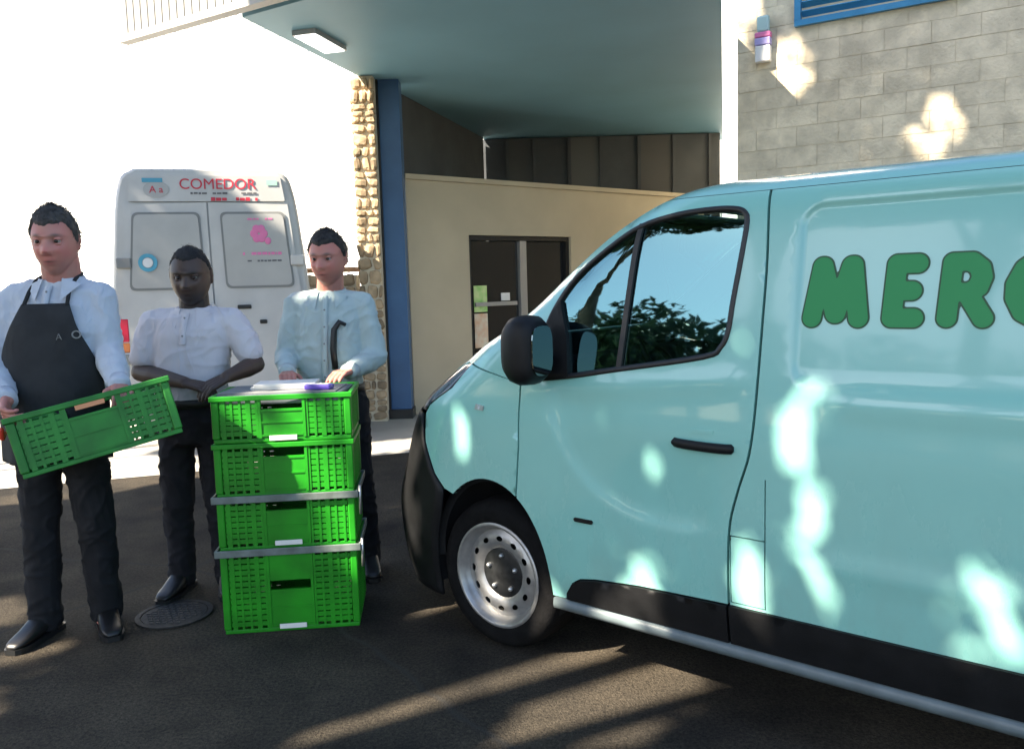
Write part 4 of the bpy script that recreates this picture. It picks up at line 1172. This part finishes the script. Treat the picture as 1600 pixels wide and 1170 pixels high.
def make_person(label, pos, sp):
    P = empty('person', pos); tag(P, label, 'person', 'men standing by the crates')
    k = sp['k']; sk = sp['skin']; seed = sp['seed']; rndp = random.Random(seed)
    hcn = Vector(sp['head']); hs_ = sp['head_s']; RM = Matrix.Rotation(sp.get('yaw', 0), 3, 'Z') @ Matrix.Rotation(sp.get('nod', 0), 3, 'X') @ Matrix.Rotation(sp.get('tilt', 0), 3, 'Y')
    neck = Vector(sp['neck'])
    b = MB()
    b.rings([[hcn + RM @ v for v in r] for r in head_rings(hs_, sp.get('jaw', 1), sp.get('wide', 1))])
    for sx in (-1, 1):
        for (yy, z_, a_) in ((.012, .004, 1.), (.014, -.014, .8), (.010, .018, .9)):
            b.sphere(hcn + RM @ (Vector((sx * .080 * sp.get('wide', 1), yy, z_)) * hs_), .019 * hs_ * a_, .42, .8, 1.15, RM, 10, 8)
    b.capsule(neck + Vector((0, .015, -.05)), hcn + RM @ Vector((0, .022, -.065)), .060 * k * sp.get('neck_r', 1), .056 * k * sp.get('neck_r', 1), 18)
    T = [(cx, cy, z, rx - .016, ry - .016) for cx, cy, z, rx, ry in sp['torso']]
    oval(b, T)
    arms = sp['arms']; legs = sp['legs']
    for a in arms:
        s_, e_, w_ = Vector(a['s']), Vector(a['e']), Vector(a['w'])
        b.capsule(s_ + Vector((0, 0, -.03)), e_, .048 * k, .045 * k); m_ = e_.lerp(w_, .3); b.capsule(e_, m_, .045 * k, .047 * k); b.capsule(m_, w_, .047 * k, .030 * k)
        hand_shapes(b, w_, a['d'], a['n'], sp.get('hand_s', 1.05), a.get('curl', .5), a.get('thumb', 1))
    for l in legs:
        h_, n_, a_ = Vector(l['h']), Vector(l['k']), Vector(l['a'])
        b.capsule(h_, n_, .080 * k, .052 * k); b.capsule(n_, n_.lerp(a_, .35), .052 * k, .054 * k); b.capsule(n_.lerp(a_, .35), a_, .054 * k, .036 * k)
        b.capsule(a_, a_ + Vector((0, -.05, -.055)), .030, .024)
    me = remesh(b, .0040, 1, .45)
    n = len(me.vertices); co = np.empty(n * 3); me.vertices.foreach_get('co', co); co = co.reshape(-1, 3)
    inv = np.array(RM.transposed()); hl = ((co - np.array(hcn)) @ inv.T) / hs_
    x, y, z = hl.T; fr_ = y < -.03; inh = (np.abs(z) < .14) & (np.abs(x) < .12) & (np.abs(y) < .16)
    Gs = lambda d, s: np.exp(-(d / s) ** 2)
    lips = Gs(x, .022) * Gs(z + .066, .009) * fr_ * inh
    cheek = (Gs(np.abs(x) - .042, .02) * Gs(z + .028, .022) + Gs(x, .014) * Gs(z + .03, .016)) * fr_ * inh
    brow = Gs(np.abs(x) - .031, .017) * Gs(z - .026 + (np.abs(x) - .031) ** 2 * 8, .0055) * fr_ * inh
    sock_shade = Gs(np.abs(x) - .031, .017) * Gs(z - .006, .011) * fr_ * inh  # eye-socket shade painted into the skin tone
    st = sp.get('stubble', .25); beard = st * np.clip((-z - .045) / .03, 0, 1) * (y < .01) * inh * (1 - Gs(x, .02) * Gs(z + .066, .008))
    tone = np.zeros((n, 4)); tone[:, 3] = 1
    tone[:, 0] = np.clip(.85 * lips + .5 * cheek, 0, 1); tone[:, 1] = np.clip(.9 * brow + beard + .45 * sock_shade + .15 * lips + .8 * Gs(x, .020) * Gs(z + .066, .0028) * fr_ * inh, 0, 1)  # second channel also paints shade in the sockets and between the lips
    at = me.color_attributes.new('tone', 'FLOAT_COLOR', 'POINT'); at.data.foreach_set('color', tone.ravel())
    link_mesh('body', me, sk, P, True)
    # eyes
    for sx in (-1, 1):
        c = hcn + RM @ (Vector((sx * .031, -.0785, .005)) * hs_)
        e = MB().sphere(c, .0118 * hs_).build('eye', sp.get('eye_white', M['eye_white']), P, True)
        MB().sphere(c + RM @ Vector((0, -.0085, -.0005)) * hs_, .0072 * hs_).build('iris', M['iris'], e, True)
        # lids
        lid = MB().sphere(c + RM @ (Vector((0, .0004, .0085)) * hs_), .0135 * hs_, 1.2, .95, .62, RM).sphere(c + RM @ (Vector((0, .0010, -.0098)) * hs_), .0128 * hs_, 1.2, .95, .55, RM)
        lid.build('eyelid', sk, e, True)
    # hair
    hb = MB(); rr = head_rings(hs_, sp.get('jaw', 1), sp.get('wide', 1)); out = []
    th = sp['hair_t']
    for r in rr:
        q = []
        for v in r:
            u = v / hs_; line = sp['hairline'](u.x, u.y)
            f_ = max(0., min(1., (u.z - line) / .018)); f_ = f_ * f_ * (3 - 2 * f_)
            nn = Vector((u.x / .078, u.y / .1, u.z / .122)).normalized()
            no = noise.noise(Vector((u.x * 140, u.y * 60, u.z * 60)) + Vector((seed, 0, 0))) * .004 + noise.noise(u * 26 + Vector((seed, 3, 0))) * .003
            q.append(hcn + RM @ ((u + nn * (f_ * (th * (.55 + .45 * max(0, u.z / .12)) + no) - (1 - f_) * .008)) * hs_))
        out.append(q)
    hb.rings(out)
    bl_n, bl_l = sp.get('blades', (2600, .024)); flat_ = [(v, r0) for ro, r0_ in zip(out, rr) for v, r0 in zip(ro, r0_)]
    for _ in range(bl_n):
        v, r0 = rndp.choice(flat_); u = r0 / hs_
        if u.z < sp['hairline'](u.x, u.y) + (.018 if u.y < -.03 else .006): continue
        nn = Vector((u.x / .078, u.y / .1, u.z / .122)).normalized(); fl = Vector((rndp.gauss(0, .5), -.55 + rndp.gauss(0, .4), -.45 + rndp.gauss(0, .3))); fl = (fl - nn * fl.dot(nn)).normalized()
        dd = RM @ (fl * .86 + nn * rndp.uniform(.05, .40)).normalized(); sdv = RM @ nn.cross(fl).normalized()
        ln = bl_l * hs_ * rndp.uniform(.5, 1.1); p = v + Vector((rndp.gauss(0, .004), rndp.gauss(0, .004), rndp.gauss(0, .003))); wd = .0022
        hb.add([p - sdv * wd, p + sdv * wd, p + dd * ln * .6 + sdv * wd * .7, p + dd * ln - (RM @ nn) * ln * .25, p + dd * ln * .6 - sdv * wd * .7], [(0, 1, 2, 4), (4, 2, 3)])
    hb.build('hair', sp['hair'], P, True)
    # shirt: torso and sleeves as one garment
    s = MB(); oval(s, sp['torso'])
    for a in arms:
        s_, e_, w_ = Vector(a['s']), Vector(a['e']), Vector(a['w']); f = sp.get('sleeve', 1.)
        tc = Vector((sp['torso'][-3][0], sp['torso'][-3][1], s_.z - .03))
        s.capsule(s_ + Vector((0, 0, -.012)), tc.lerp(s_, .3), .066 * k, .080 * k); nk_ = Vector(sp['neck']); s.capsule(nk_ + Vector((math.copysign(.05, s_.x - nk_.x), .01, -.030)), s_ + Vector((0, 0, .004)), .046 * k, .056 * k)
        if f >= 1:
            s.capsule(s_ + Vector((0, 0, -.012)), e_, .066 * k, .058 * k); s.capsule(e_, e_.lerp(w_, .5), .060 * k, .056 * k); s.capsule(e_.lerp(w_, .5), e_.lerp(w_, .90), .056 * k, .043 * k)
        else:
            s.capsule(s_ + Vector((0, 0, -.012)), s_.lerp(e_, f * .6), .066 * k, .070 * k); s.capsule(s_.lerp(e_, f * .6), s_.lerp(e_, f), .072 * k, .070 * k)
    sh = link_mesh('shirt', remesh(s, .0085, 5, .5, folds(sp.get('fold', .010), 5.5, seed, 1.5)), sp['shirt'], P, True)
    if sp.get('sleeve', 1.) >= 1:
        for a in arms:
            e_, w_ = Vector(a['e']), Vector(a['w']); d_ = (w_ - e_).normalized()
            c0 = e_.lerp(w_, .86); MB().tube([c0, c0 + d_ * .055], [.044 * k, .041 * k], 20).build('cuff', sp['shirt'], P, True)
    # collar: band and two flaps
    nk = Vector(sp['neck']); cr = .084 * k
    cb = MB(); rs = []
    for a in np.linspace(math.radians(-62), math.radians(242), 26):
        c_, s_ = math.cos(a), math.sin(a)
        p0 = nk + Vector((c_ * cr * 1.12, s_ * cr * 1.02, -.038 + .012 * s_)); p1 = nk + Vector((c_ * cr * .98, s_ * cr * .95, .012 + .012 * s_)); p2 = nk + Vector((c_ * cr * 1.30, s_ * cr * 1.2, -.032 + .01 * s_))
        rs.append([p0, p1, p1 + Vector((c_, s_, .3)) * .004, p2 + Vector((0, 0, .004)), p2])
    cb.rings(rs); 
    for sx in (-1, 1):
        a = math.radians(-90 + sx * 28); t0 = nk + Vector((math.cos(a) * cr, math.sin(a) * cr, .004)); 
        t1 = nk + Vector((sx * cr * 1.30, -cr * .72, -.02)); t2 = nk + Vector((sx * cr * .62, -cr * 1.50, -.088)); 
        th_ = Vector((0, .006, .002)); cb.add([t0, t1, t2, t0 + th_, t1 + th_, t2 + th_], [(0, 1, 2), (5, 4, 3), (0, 3, 4, 1), (1, 4, 5, 2), (2, 5, 3, 0)])
    cb.build('collar', sp['shirt'], P)
    # placket with buttons
    tz = sp['torso']
    def front(x_, z_):
        Z_ = [q[2] for q in tz]; I = lambda i: float(np.interp(z_, Z_, [q[i] for q in tz])); rx, ry = I(3), I(4); u = min(abs((x_ - I(0)) / rx), .985)
        return I(1) - ry * (1 - u ** 2.3) ** (1 / 2.3)
    if sp.get('placket'):
        z0, z1 = sp['placket']; vs, fs = [], []; Zs = np.linspace(z1, z0, 16); cx_ = lambda z_: float(np.interp(z_, [q[2] for q in tz], [q[0] for q in tz]))
        for z_ in Zs:
            for dx, dy in ((-.015, .0), (-.014, -.007), (.014, -.007), (.015, .0)): vs.append((cx_(z_) + dx, front(cx_(z_) + dx, z_) - .007 + dy, z_))
        for i in range(15):
            for j in range(3): fs.append((i * 4 + j, i * 4 + 4 + j, i * 4 + 5 + j, i * 4 + j + 1))
        pk = pyd('placket', vs, fs, sp['shirt'], P, True)
        for z_ in np.arange(z0 + .04, z1, .085): MB().sphere((cx_(z_), front(cx_(z_), z_) - .0155, z_), .005, 1, .4, 1, None, 10, 6).build('button', M['trim_grey'], pk, True)
    # trousers
    t = MB(); tp = sp['pelvis']; oval(t, tp)
    for l in legs:
        h_, n_, a_ = Vector(l['h']), Vector(l['k']), Vector(l['a']); fl = Vector((0, 0, -.035))
        t.capsule(h_, n_, .098 * k, .076 * k); t.capsule(n_, n_.lerp(a_, .5), .076 * k, .070 * k); t.capsule(n_.lerp(a_, .5), a_ + fl, .070 * k, .066 * k); t.capsule(a_ + Vector((0, -.01, -.025)), a_ + Vector((0, -.03, -.028)), .058 * k, .050 * k)
    link_mesh('trousers', remesh(t, .009, 5, .5, folds(.012, 6.5, seed + 5, 1.3)), sp['trousers'], P, True)
    zb = tp[-1][2]; cx, cy, _, rx, ry = tp[-1]
    bl = MB(); rs = []
    for zz_, o_ in ((zb - .030, .006), (zb - .028, .012), (zb + .008, .012), (zb + .010, .006)):
        rs.append([Vector((cx + (rx + o_) * math.copysign(abs(math.cos(a)) ** .87, math.cos(a)), cy + (ry + o_) * math.copysign(abs(math.sin(a)) ** .87, math.sin(a)), zz_)) for a in np.linspace(0, 2 * PI, 36, endpoint=False)])
    bl.rings(rs, caps=False); bl.build('belt', M['belt'], P, True)
    # shoes
    for l in legs:
        a_ = Vector(l['a']); dr_ = Matrix.Rotation(l.get('toe', 0), 3, 'Z')
        prof = [(.085, .024, .070), (.070, .036, .082), (.03, .042, .100), (-.02, .043, .104), (-.07, .045, .088), (-.12, .047, .062), (-.17, .046, .046), (-.205, .036, .038), (-.222, .020, .026)]
        rs = []; so = []
        for yy, w_, h_ in prof:
            ring = []
            for j in range(16):
                an = 2 * PI * j / 16; c_, s_ = math.cos(an), math.sin(an)
                ring.append(Vector((a_.x, a_.y, 0)) + dr_ @ Vector((w_ * math.copysign(abs(c_) ** .75, c_), yy, .026 + (h_ - .02) * .5 + (h_ - .012) * .5 * math.copysign(abs(s_) ** .75, s_))))
            rs.append(ring)
            so.append([Vector((a_.x, a_.y, 0)) + dr_ @ Vector((sx * (w_ + .004), yy * 1.02, zq)) for sx, zq in ((-1, .002), (1, .002), (1, .024), (-1, .024))])
        so_ = MB().rings(rs).build('shoe', M['shoe'], P, True); MB().rings(so).build('sole', M['seal'], so_)
    sp['front'] = front
    return P
M['eye_white'] = mat('eye_white', (.26, .24, .22), .35); M['iris'] = mat('iris', (.02, .013, .01), .15)
M['belt'] = mat('belt_leather', (.015, .013, .012), .5); M['shoe'] = mat('black_leather', (.012, .012, .013), .4, var=.3, vscale=15)
def cloth(name, col, var=.05, rough=.85, wr=.5):
    return mat(name, col, rough, var=var, vscale=11, bump=.25, bscale=420, sheen=.15 if wr > .3 else 0, spec=.3, wrinkle=wr)
M['trousers'] = cloth('dark_trousers', (.012, .013, .016), .2, wr=.2)
def HL(fz, sd_):
    def f(x, y):
        n1 = noise.noise(Vector((x * 90, y * 90, fz * 50))) * .006 + noise.noise(Vector((x * 35, y * 35, 1))) * .006
        t = max(0., min(1., (y + .052) / .045)); b = max(0., min(1., (y - .03) / .05))
        return fz + .010 * min(1.3, (x / .045) ** 2) * (1 - t) - sd_ * t * .75 - .055 * b + n1
    return f
# man in the apron
s1 = dict(k=1.03, seed=2, skin=skin_mat('fair_skin', (.48, .26, .20), (.55, .15, .14), (.10, .075, .065)), head=(.085, -.055, 1.732), head_s=1.17, neck=(.072, -.005, 1.575), yaw=math.radians(10), nod=math.radians(4), jaw=1.35, wide=.92, neck_r=1.3,
    hair=mat('dark_grey_hair', (.055, .052, .050), .7, var=.3, vscale=60, bump=.5, bscale=120), hair_t=.013, hairline=HL(.052, .085), stubble=.18,
    torso=[(.01, -.01, .93, .185, .15), (.015, -.02, 1.02, .20, .165), (.025, -.025, 1.12, .205, .17), (.035, -.02, 1.25, .205, .155), (.05, -.01, 1.38, .205, .14), (.055, 0, 1.47, .19, .118), (.06, 0, 1.53, .13, .095), (.07, 0, 1.58, .075, .07)],
    arms=[dict(s=(-.14, 0, 1.502), e=(-.20, -.085, 1.225), w=(-.045, -.285, 1.095), d=(.35, -.75, -.55), n=(.75, .35, .1), curl=1.0, thumb=-1),
          dict(s=(.23, 0, 1.502), e=(.268, -.045, 1.255), w=(.385, -.215, 1.135), d=(.45, -.75, -.25), n=(-.2, -.1, -1), curl=.8, thumb=-1)],
    legs=[dict(h=(-.09, 0, .93), k=(-.105, -.02, .51), a=(-.12, -.02, .10), toe=-.15), dict(h=(.10, 0, .93), k=(.13, -.01, .51), a=(.115, .06, .10), toe=.55)],
    pelvis=[(.0, 0, .78, .15, .12), (.005, 0, .88, .185, .145), (.01, -.005, .97, .19, .152), (.015, -.01, 1.04, .192, .155)],
    shirt=cloth('pale_blue_shirt', (.50, .56, .64), .02, wr=.35), trousers=M['trousers'], placket=(1.40, 1.55), fold=.009)
man1 = make_person('man in pale shirt and dark apron holding a tilted green crate', (-2.0, 3.62, 0), s1)
# apron: bib, skirt, straps, emblem
AP = cloth('charcoal_apron', (.026, .029, .032), .15, wr=.15)
fr1 = s1['front']
vs, fs = [], []; Zs = np.linspace(1.475, .80, 30); nx = 22
for z in Zs:
    hwid = float(np.interp(z, [.6, 1.0, 1.15, 1.25, 1.475], [.235, .235, .225, .195, .098])); cx = float(np.interp(z, [.6, 1.0, 1.475], [.0, .02, .06]))
    for j in range(nx + 1):
        f = -1 + 2 * j / nx; x = cx + f * hwid
        lim = .97 * float(np.interp(z, [q[2] for q in s1['torso']], [q[3] for q in s1['torso']]))
        xx = max(-lim, min(lim, x - .02)) + .02
        y = fr1(xx, max(z, .95)) - .022 + max(0, abs(x - xx)) * .9 + .010 * noise.noise(Vector((x * 6, z * 3, 4))) - .02 * max(0, .95 - z)
        vs.append((x, y, z))
for i in range(29):
    for j in range(nx): fs.append((i * (nx + 1) + j, (i + 1) * (nx + 1) + j, (i + 1) * (nx + 1) + j + 1, i * (nx + 1) + j + 1))
ap = pyd('apron', vs, fs, AP, man1, True); so = ap.modifiers.new('t', 'SOLIDIFY'); so.thickness = .004; so.offset = 0
for sx in (-1, 1):
    x0 = .06 + sx * .09
    MB().tube([(x0, fr1(x0, 1.47) - .022, 1.468), (x0 - sx * .005, fr1(x0, 1.53) - .016, 1.525), (.07 + sx * .083, -.05, 1.575), (.07 + sx * .078, .02, 1.602), (.07 + sx * .04, .085, 1.60)], .008, 8).build('apron_strap', AP, ap, True)
a_ = text('emblem_letter', 'A', .040, (.135, fr1(.125, 1.34) - .034, 1.325), M['trim_grey'], ap, off=-.001)
rgp = lambda r, dy: [Vector((.195 + r * math.cos(a), fr1(.185, 1.34) - .030 + dy + .35 * r * math.cos(a), 1.345 + r * math.sin(a))) for a in np.linspace(0, 2 * PI, 20, endpoint=False)]
MB().rings([rgp(.017, 0), rgp(.017, -.003), rgp(.012, -.003), rgp(.012, 0)], caps=False).build('emblem_ring', M['trim_grey'], ap)
# man in the white polo shirt
s2 = dict(k=.97, seed=4, skin=skin_mat('dark_skin', (.052, .034, .025), (.075, .043, .032), (.014, .012, .012)), head=(.078, -.03, 1.582), head_s=1.18, neck=(.07, 0, 1.425), yaw=math.radians(8), nod=math.radians(6), jaw=1.3, wide=1.0, neck_r=1.28,
    hair=mat('black_hair', (.012, .012, .013), .8, var=.3, vscale=90, bump=.6, bscale=160), hair_t=.006, blades=(1500, .006), hairline=HL(.060, .07), stubble=.7, eye_white=mat('eye_white_dim', (.13, .12, .11), .35),
    torso=[(.03, 0, .93, .165, .125), (.03, -.005, 1.0, .172, .135), (.04, -.01, 1.1, .178, .14), (.05, -.005, 1.2, .185, .135), (.06, 0, 1.30, .192, .128), (.063, 0, 1.36, .18, .11), (.066, 0, 1.40, .125, .09), (.07, 0, 1.43, .07, .066)],
    arms=[dict(s=(-.135, 0, 1.370), e=(-.185, -.07, 1.125), w=(.09, -.225, 1.085), d=(.95, -.2, -.2), n=(-.1, .3, -1), curl=.6, thumb=1),
          dict(s=(.26, 0, 1.370), e=(.365, -.02, 1.145), w=(.285, -.215, 1.105), d=(-.55, -.45, -.3), n=(-.2, .3, -1), curl=.6, thumb=-1)],
    legs=[dict(h=(-.05, 0, .90), k=(-.07, -.02, .49), a=(-.08, .0, .10), toe=-.1), dict(h=(.12, 0, .90), k=(.14, -.02, .49), a=(.15, .02, .10), toe=.3)],
    pelvis=[(.03, 0, .76, .13, .105), (.03, 0, .86, .165, .128), (.03, 0, .94, .170, .130), (.03, 0, .98, .170, .132)],
    shirt=cloth('white_polo', (.62, .60, .63), .02, wr=.35), trousers=cloth('charcoal_trousers', (.016, .016, .021), .2, wr=.2), sleeve=.72, placket=(1.26, 1.41), fold=.008)
man2 = make_person('man in white short-sleeved polo shirt with hands clasped behind the crate stack', (-1.63, 4.12, 0), s2)
# man in the light blue shirt
s3 = dict(k=.99, seed=9, skin=skin_mat('tan_skin', (.42, .22, .16), (.52, .14, .12), (.07, .055, .05)), head=(.022, -.04, 1.658), head_s=1.13, neck=(.012, 0, 1.49), yaw=math.radians(-8), nod=math.radians(5), jaw=1.25, neck_r=1.2,
    hair=mat('brown_black_hair', (.022, .021, .020), .65, var=.3, vscale=60, bump=.5, bscale=120), hair_t=.015, hairline=HL(.056, .08), stubble=.30,
    torso=[(.0, 0, .92, .155, .115), (.0, 0, 1.0, .162, .122), (.0, -.005, 1.1, .168, .128), (.005, -.005, 1.22, .178, .13), (.01, 0, 1.34, .185, .125), (.01, 0, 1.42, .172, .108), (.012, 0, 1.46, .12, .088), (.012, 0, 1.495, .07, .066)],
    arms=[dict(s=(-.165, 0, 1.428), e=(-.225, -.02, 1.16), w=(-.165, -.235, 1.095), d=(.25, -.9, -.05), n=(0, .1, -1), curl=.25, thumb=1),
          dict(s=(.185, 0, 1.428), e=(.245, -.035, 1.15), w=(.145, -.235, 1.098), d=(-.35, -.9, -.05), n=(0, .1, -1), curl=.4, thumb=-1)],
    legs=[dict(h=(-.075, 0, .92), k=(-.09, -.02, .5), a=(-.10, .0, .10), toe=-.1), dict(h=(.09, 0, .92), k=(.125, -.02, .5), a=(.155, .0, .10), toe=.25)],
    pelvis=[(.0, 0, .78, .125, .10), (.0, 0, .88, .158, .12), (.0, 0, .96, .160, .122), (.0, 0, 1.0, .160, .122)],
    shirt=cloth('light_blue_shirt', (.42, .52, .52), .05, wr=.4), trousers=M['trousers'], placket=(1.02, 1.47), fold=.010)
man3 = make_person('man in light blue long-sleeved shirt resting both hands on the crate stack', (-.95, 4.35, 0), s3)
fr3 = s3['front']
MB().tube([(.055, fr3(.055, 1.10) - .018, 1.10), (.05, fr3(.05, 1.2) - .02, 1.2), (.058, fr3(.058, 1.30) - .02, 1.30), (.085, fr3(.085, 1.34) - .02, 1.338), (.115, fr3(.115, 1.325) - .02, 1.322)], [.016, .017, .016, .014, .009], 8).build('dark_chest_band', M['seal'], man3, True)  # dark curved band down the shirt front
# ------------------------------------------------------------------ tall trees left of the yard; crown gaps cut where sun spots should land
QV = Vector((-SUN_AZ.y, SUN_AZ.x, 0)); VV = SUN.cross(QV)
if VV.z < 0: VV = -VV
M['leaf'] = mat('leaf_green', (.045, .085, .022), .55, rand=0, var=.35, vscale=1.5)
M['bark'] = mat('bark', (.16, .12, .085), .9, var=.3, vscale=12, bump=.8, bscale=25, stretch=(1, 1, .25))
GAPS = [(-4.0, .0, .05, .10), (-2.59, .96, .13, .38), (-2.24, 1.15, .17, .33), (-2.05, 1.10, .03, .10), (-2.62, .56, .07, .08), (-3.46, 1.42, .21, .24), (-3.42, 1.12, .06, .12),
        (-1.62, 2.12, .045, .13), (-1.62, 1.93, .035, .06), (-1.81, 1.69, .04, .09), (-1.19, 1.84, .075, .10), (-2.16, 1.56, .035, .035), (-3.04, 1.70, .065, .15), (-2.12, 1.86, .018, .03), (-1.58, 1.76, .02, .04),
        (-5.78, 7.24, .15, .20), (-6.0, 6.95, .10, .14), (-6.14, 6.68, .13, .22), (-6.25, 7.1, .07, .5), (-6.2, 7.7, .1, .3), (-4.56, 7.08, .12, .14), (-4.68, 6.92, .12, .10), (-4.6, -.04, .2, .06), (-2.98, 1.28, .12, .08), (-3.9, 1.75, .10, .08), (-4.2, 2.1, .07, .10)]
def leaf_pt(q, v, t): return QV * q + VV * v + SUN * t
trees = [dict(q0=-1.35, q1=2.2, tq=.3, lab='tall leafy tree left of the yard, nearest the turquoise van'), dict(q0=-4.3, q1=-1.35, tq=-2.8, lab='tall leafy tree left of the yard, middle of the row'), dict(q0=-7.1, q1=-4.3, tq=-5.7, lab='tall leafy tree left of the yard, nearest the white van')]
TR = random.Random(21)
def leaves_mesh(name, pts, m, parent, base, size=(.11, .19), sunward=True):
    vs, fs = [], []
    for p in pts:
        nn = (SUN + Vector((TR.gauss(0, .45), TR.gauss(0, .45), TR.gauss(0, .45)))).normalized() if sunward else Vector((TR.gauss(0, 1), TR.gauss(0, 1), TR.gauss(0, 1) + .5)).normalized()
        u = nn.orthogonal().normalized(); a = TR.uniform(0, 2 * PI); w = nn.cross(u); u, w = u * math.cos(a) + w * math.sin(a), w * math.cos(a) - u * math.sin(a)
        l = TR.uniform(*size); p = p - base; n = len(vs); bd_ = nn * l * .12
        vs += [p - u * l * .5, p + w * l * .26 + bd_, p + u * l * .5, p - w * l * .26 + bd_]; fs.append((n, n + 1, n + 2, n + 3))
    return pyd(name, vs, fs, m, parent)
def limbs(parent, base, tips, m, r0=.24, h0=4.5):
    tr = MB(); top = Vector((.3, .2, h0)); k = 10
    tr.tube([Vector((.12 * math.sin(i * .7), .1 * math.cos(i), 0)) .lerp(top, i / k) for i in range(k + 1)], [r0 * (1.35 if i == 0 else 1) * (1 - .35 * i / k) for i in range(k + 1)], 12)
    tr.build('trunk', m, parent, True)
    for tp in tips:
        mb = MB(); tp = tp - base; md = top.lerp(tp, .5) + Vector((TR.uniform(-.5, .5), TR.uniform(-.5, .5), .5))
        pts = [top * (1 - f) ** 2 + md * 2 * f * (1 - f) + tp * f * f for f in np.linspace(0, 1, 9)]
        mb.tube(pts, [r0 * .5 * (1 - f * .9) for f in np.linspace(0, 1, 9)], 8); mb.build('limb', m, parent, True)
for T in trees:
    aP = 9.2; b0 = SUN_AZ * aP + QV * T['tq']; base = Vector((b0.x, b0.y, 0))
    t_ = empty('yard_tree', base); tag(t_, T['lab'], 'tree', 'tall trees left of the yard')
    pts = []; n = int((T['q1'] - T['q0']) * 10.6 * 1500)
    for _ in range(n):
        q, v = TR.uniform(T['q0'] - .25, T['q1'] + .25), TR.uniform(-.7, 9.6)
        e = noise.noise(Vector((q * 1.3, v * 1.3, 2))) * .45
        if v < -.15 + e * .5 or v > 9.4 + e or q < -7.0 + e * .8: continue
        wob = 1 + .45 * noise.noise(Vector((q * 9, v * 9, 3)))
        if TR.random() > (.10 if v > 5 else .055 if (v > 1.4 and q > -3.3) else .004) and any(((q - a) / (rq + .045)) ** 2 + ((v - b) / (rv + .045)) ** 2 < wob for a, b, rq, rv in GAPS): continue
        t = float(np.interp(v, [.5, 1.3, 3, 9], [11.3, 8.2, 9.2, 13.5])) + TR.uniform(-1.2, 1.2) + noise.noise(Vector((q * .9, v * .9, 9))) * .9
        pts.append(leaf_pt(q, v, t))
    leaves_mesh('crown', pts, M['leaf'], t_, base)
    tips = [leaf_pt(TR.uniform(T['q0'] + .3, T['q1'] - .3), v, float(np.interp(v, [.5, 1.3, 3, 9], [11.3, 8.2, 9.2, 13.5]))) for v in (.3, 1.9, 3.2, 4.6, 6, 7.5, 8.6)]
    tips = [p for p in tips]
    limbs(t_, base, tips, M['bark'])
# unseen tree added so its crown shades the white van and pier foot
base = SUN_AZ * 9.0 + QV * -8.6; base = Vector((base.x, base.y, 0))
t_ = empty('added_shade_tree', base); tag(t_, 'added unseen tree beyond the row, its low crown placed to shade the parked white van', 'tree')
pts = []
for _ in range(7500):
    q, v = TR.uniform(-10.2, -7.45), TR.uniform(.75, 3.35)
    e = noise.noise(Vector((q * 1.6, v * 1.6, 5))) * .35
    if v < .95 + e or v > 3.2 + e or q < -10 + e or q > -7.6 + e * .5: continue
    pts.append(leaf_pt(q, v, 12 + TR.uniform(-1.3, 1.3)))
leaves_mesh('crown', pts, M['leaf'], t_, base)
limbs(t_, base, [leaf_pt(-8.2, 1.6, 12), leaf_pt(-9.1, 1.9, 12), leaf_pt(-8.7, 2.7, 12)], M['bark'], .13, 4.0)
# far bushy trees and a wall to the left and behind: what the van's windows mirror
fb = bpy.data.meshes.new('crown')
def bush(px, py, s, lab, first=[None]):
    base = Vector((px, py, 0)); b_ = empty('far_tree', base); tag(b_, lab, 'tree', 'bushy trees far behind the photographer'); b_.scale = (s, s, s); b_.rotation_euler = (0, 0, TR.uniform(0, 6))
    if first[0] is None:
        pts = []
        cl = [(TR.uniform(-1.3, 1.3), TR.uniform(-1.3, 1.3), TR.uniform(1.8, 3.6), TR.uniform(.6, 1.1)) for _ in range(12)]
        for _ in range(3600):
            c = TR.choice(cl); d_ = Vector((TR.gauss(0, 1), TR.gauss(0, 1), TR.gauss(0, 1))).normalized() * c[3] * TR.uniform(.55, 1) ; pts.append(Vector(c[:3]) + d_)
        a = leaves_mesh('crown', pts, M['leaf'], b_, Vector((0, 0, 0)), (.16, .3), False)
        mb = MB(); mb.tube([(0, 0, 0), (.05, .02, 1), (0, .1, 2.6)], [.16, .12, .06], 10); c = mb.build('trunk', M['bark'], b_, True); first[0] = (a.data, c.data)
    else:
        for nm, me in zip(('crown', 'trunk'), first[0]):
            o = bpy.data.objects.new(nm, me); COL.objects.link(o); o.parent = b_
for i, (px, py, s) in enumerate([(-19, -9.5, 1.5), (-20, -6.0, 1.7), (-19.5, -2.6, 1.4), (-23, -12.5, 1.8), (-17, -13.5, 1.5), (-22, .6, 1.6)]):
    bush(px, py, s, ['second', 'third', 'fourth', 'rearmost tallest', 'nearest', 'farthest left'][i] + ' bushy round tree in the row before the low pale wall')
yw = empty('yard_wall', (-24.5, -6, 0), math.radians(75)); tag(yw, 'low pale boundary wall behind the bushy trees', 'wall')
MB().box(-14, 14, -.1, .1, 0, 1.6).build('wall', M['beige'], yw); MB().box(-14.05, 14.05, -.15, .15, 1.602, 1.68).build('coping', M['concrete'], yw)
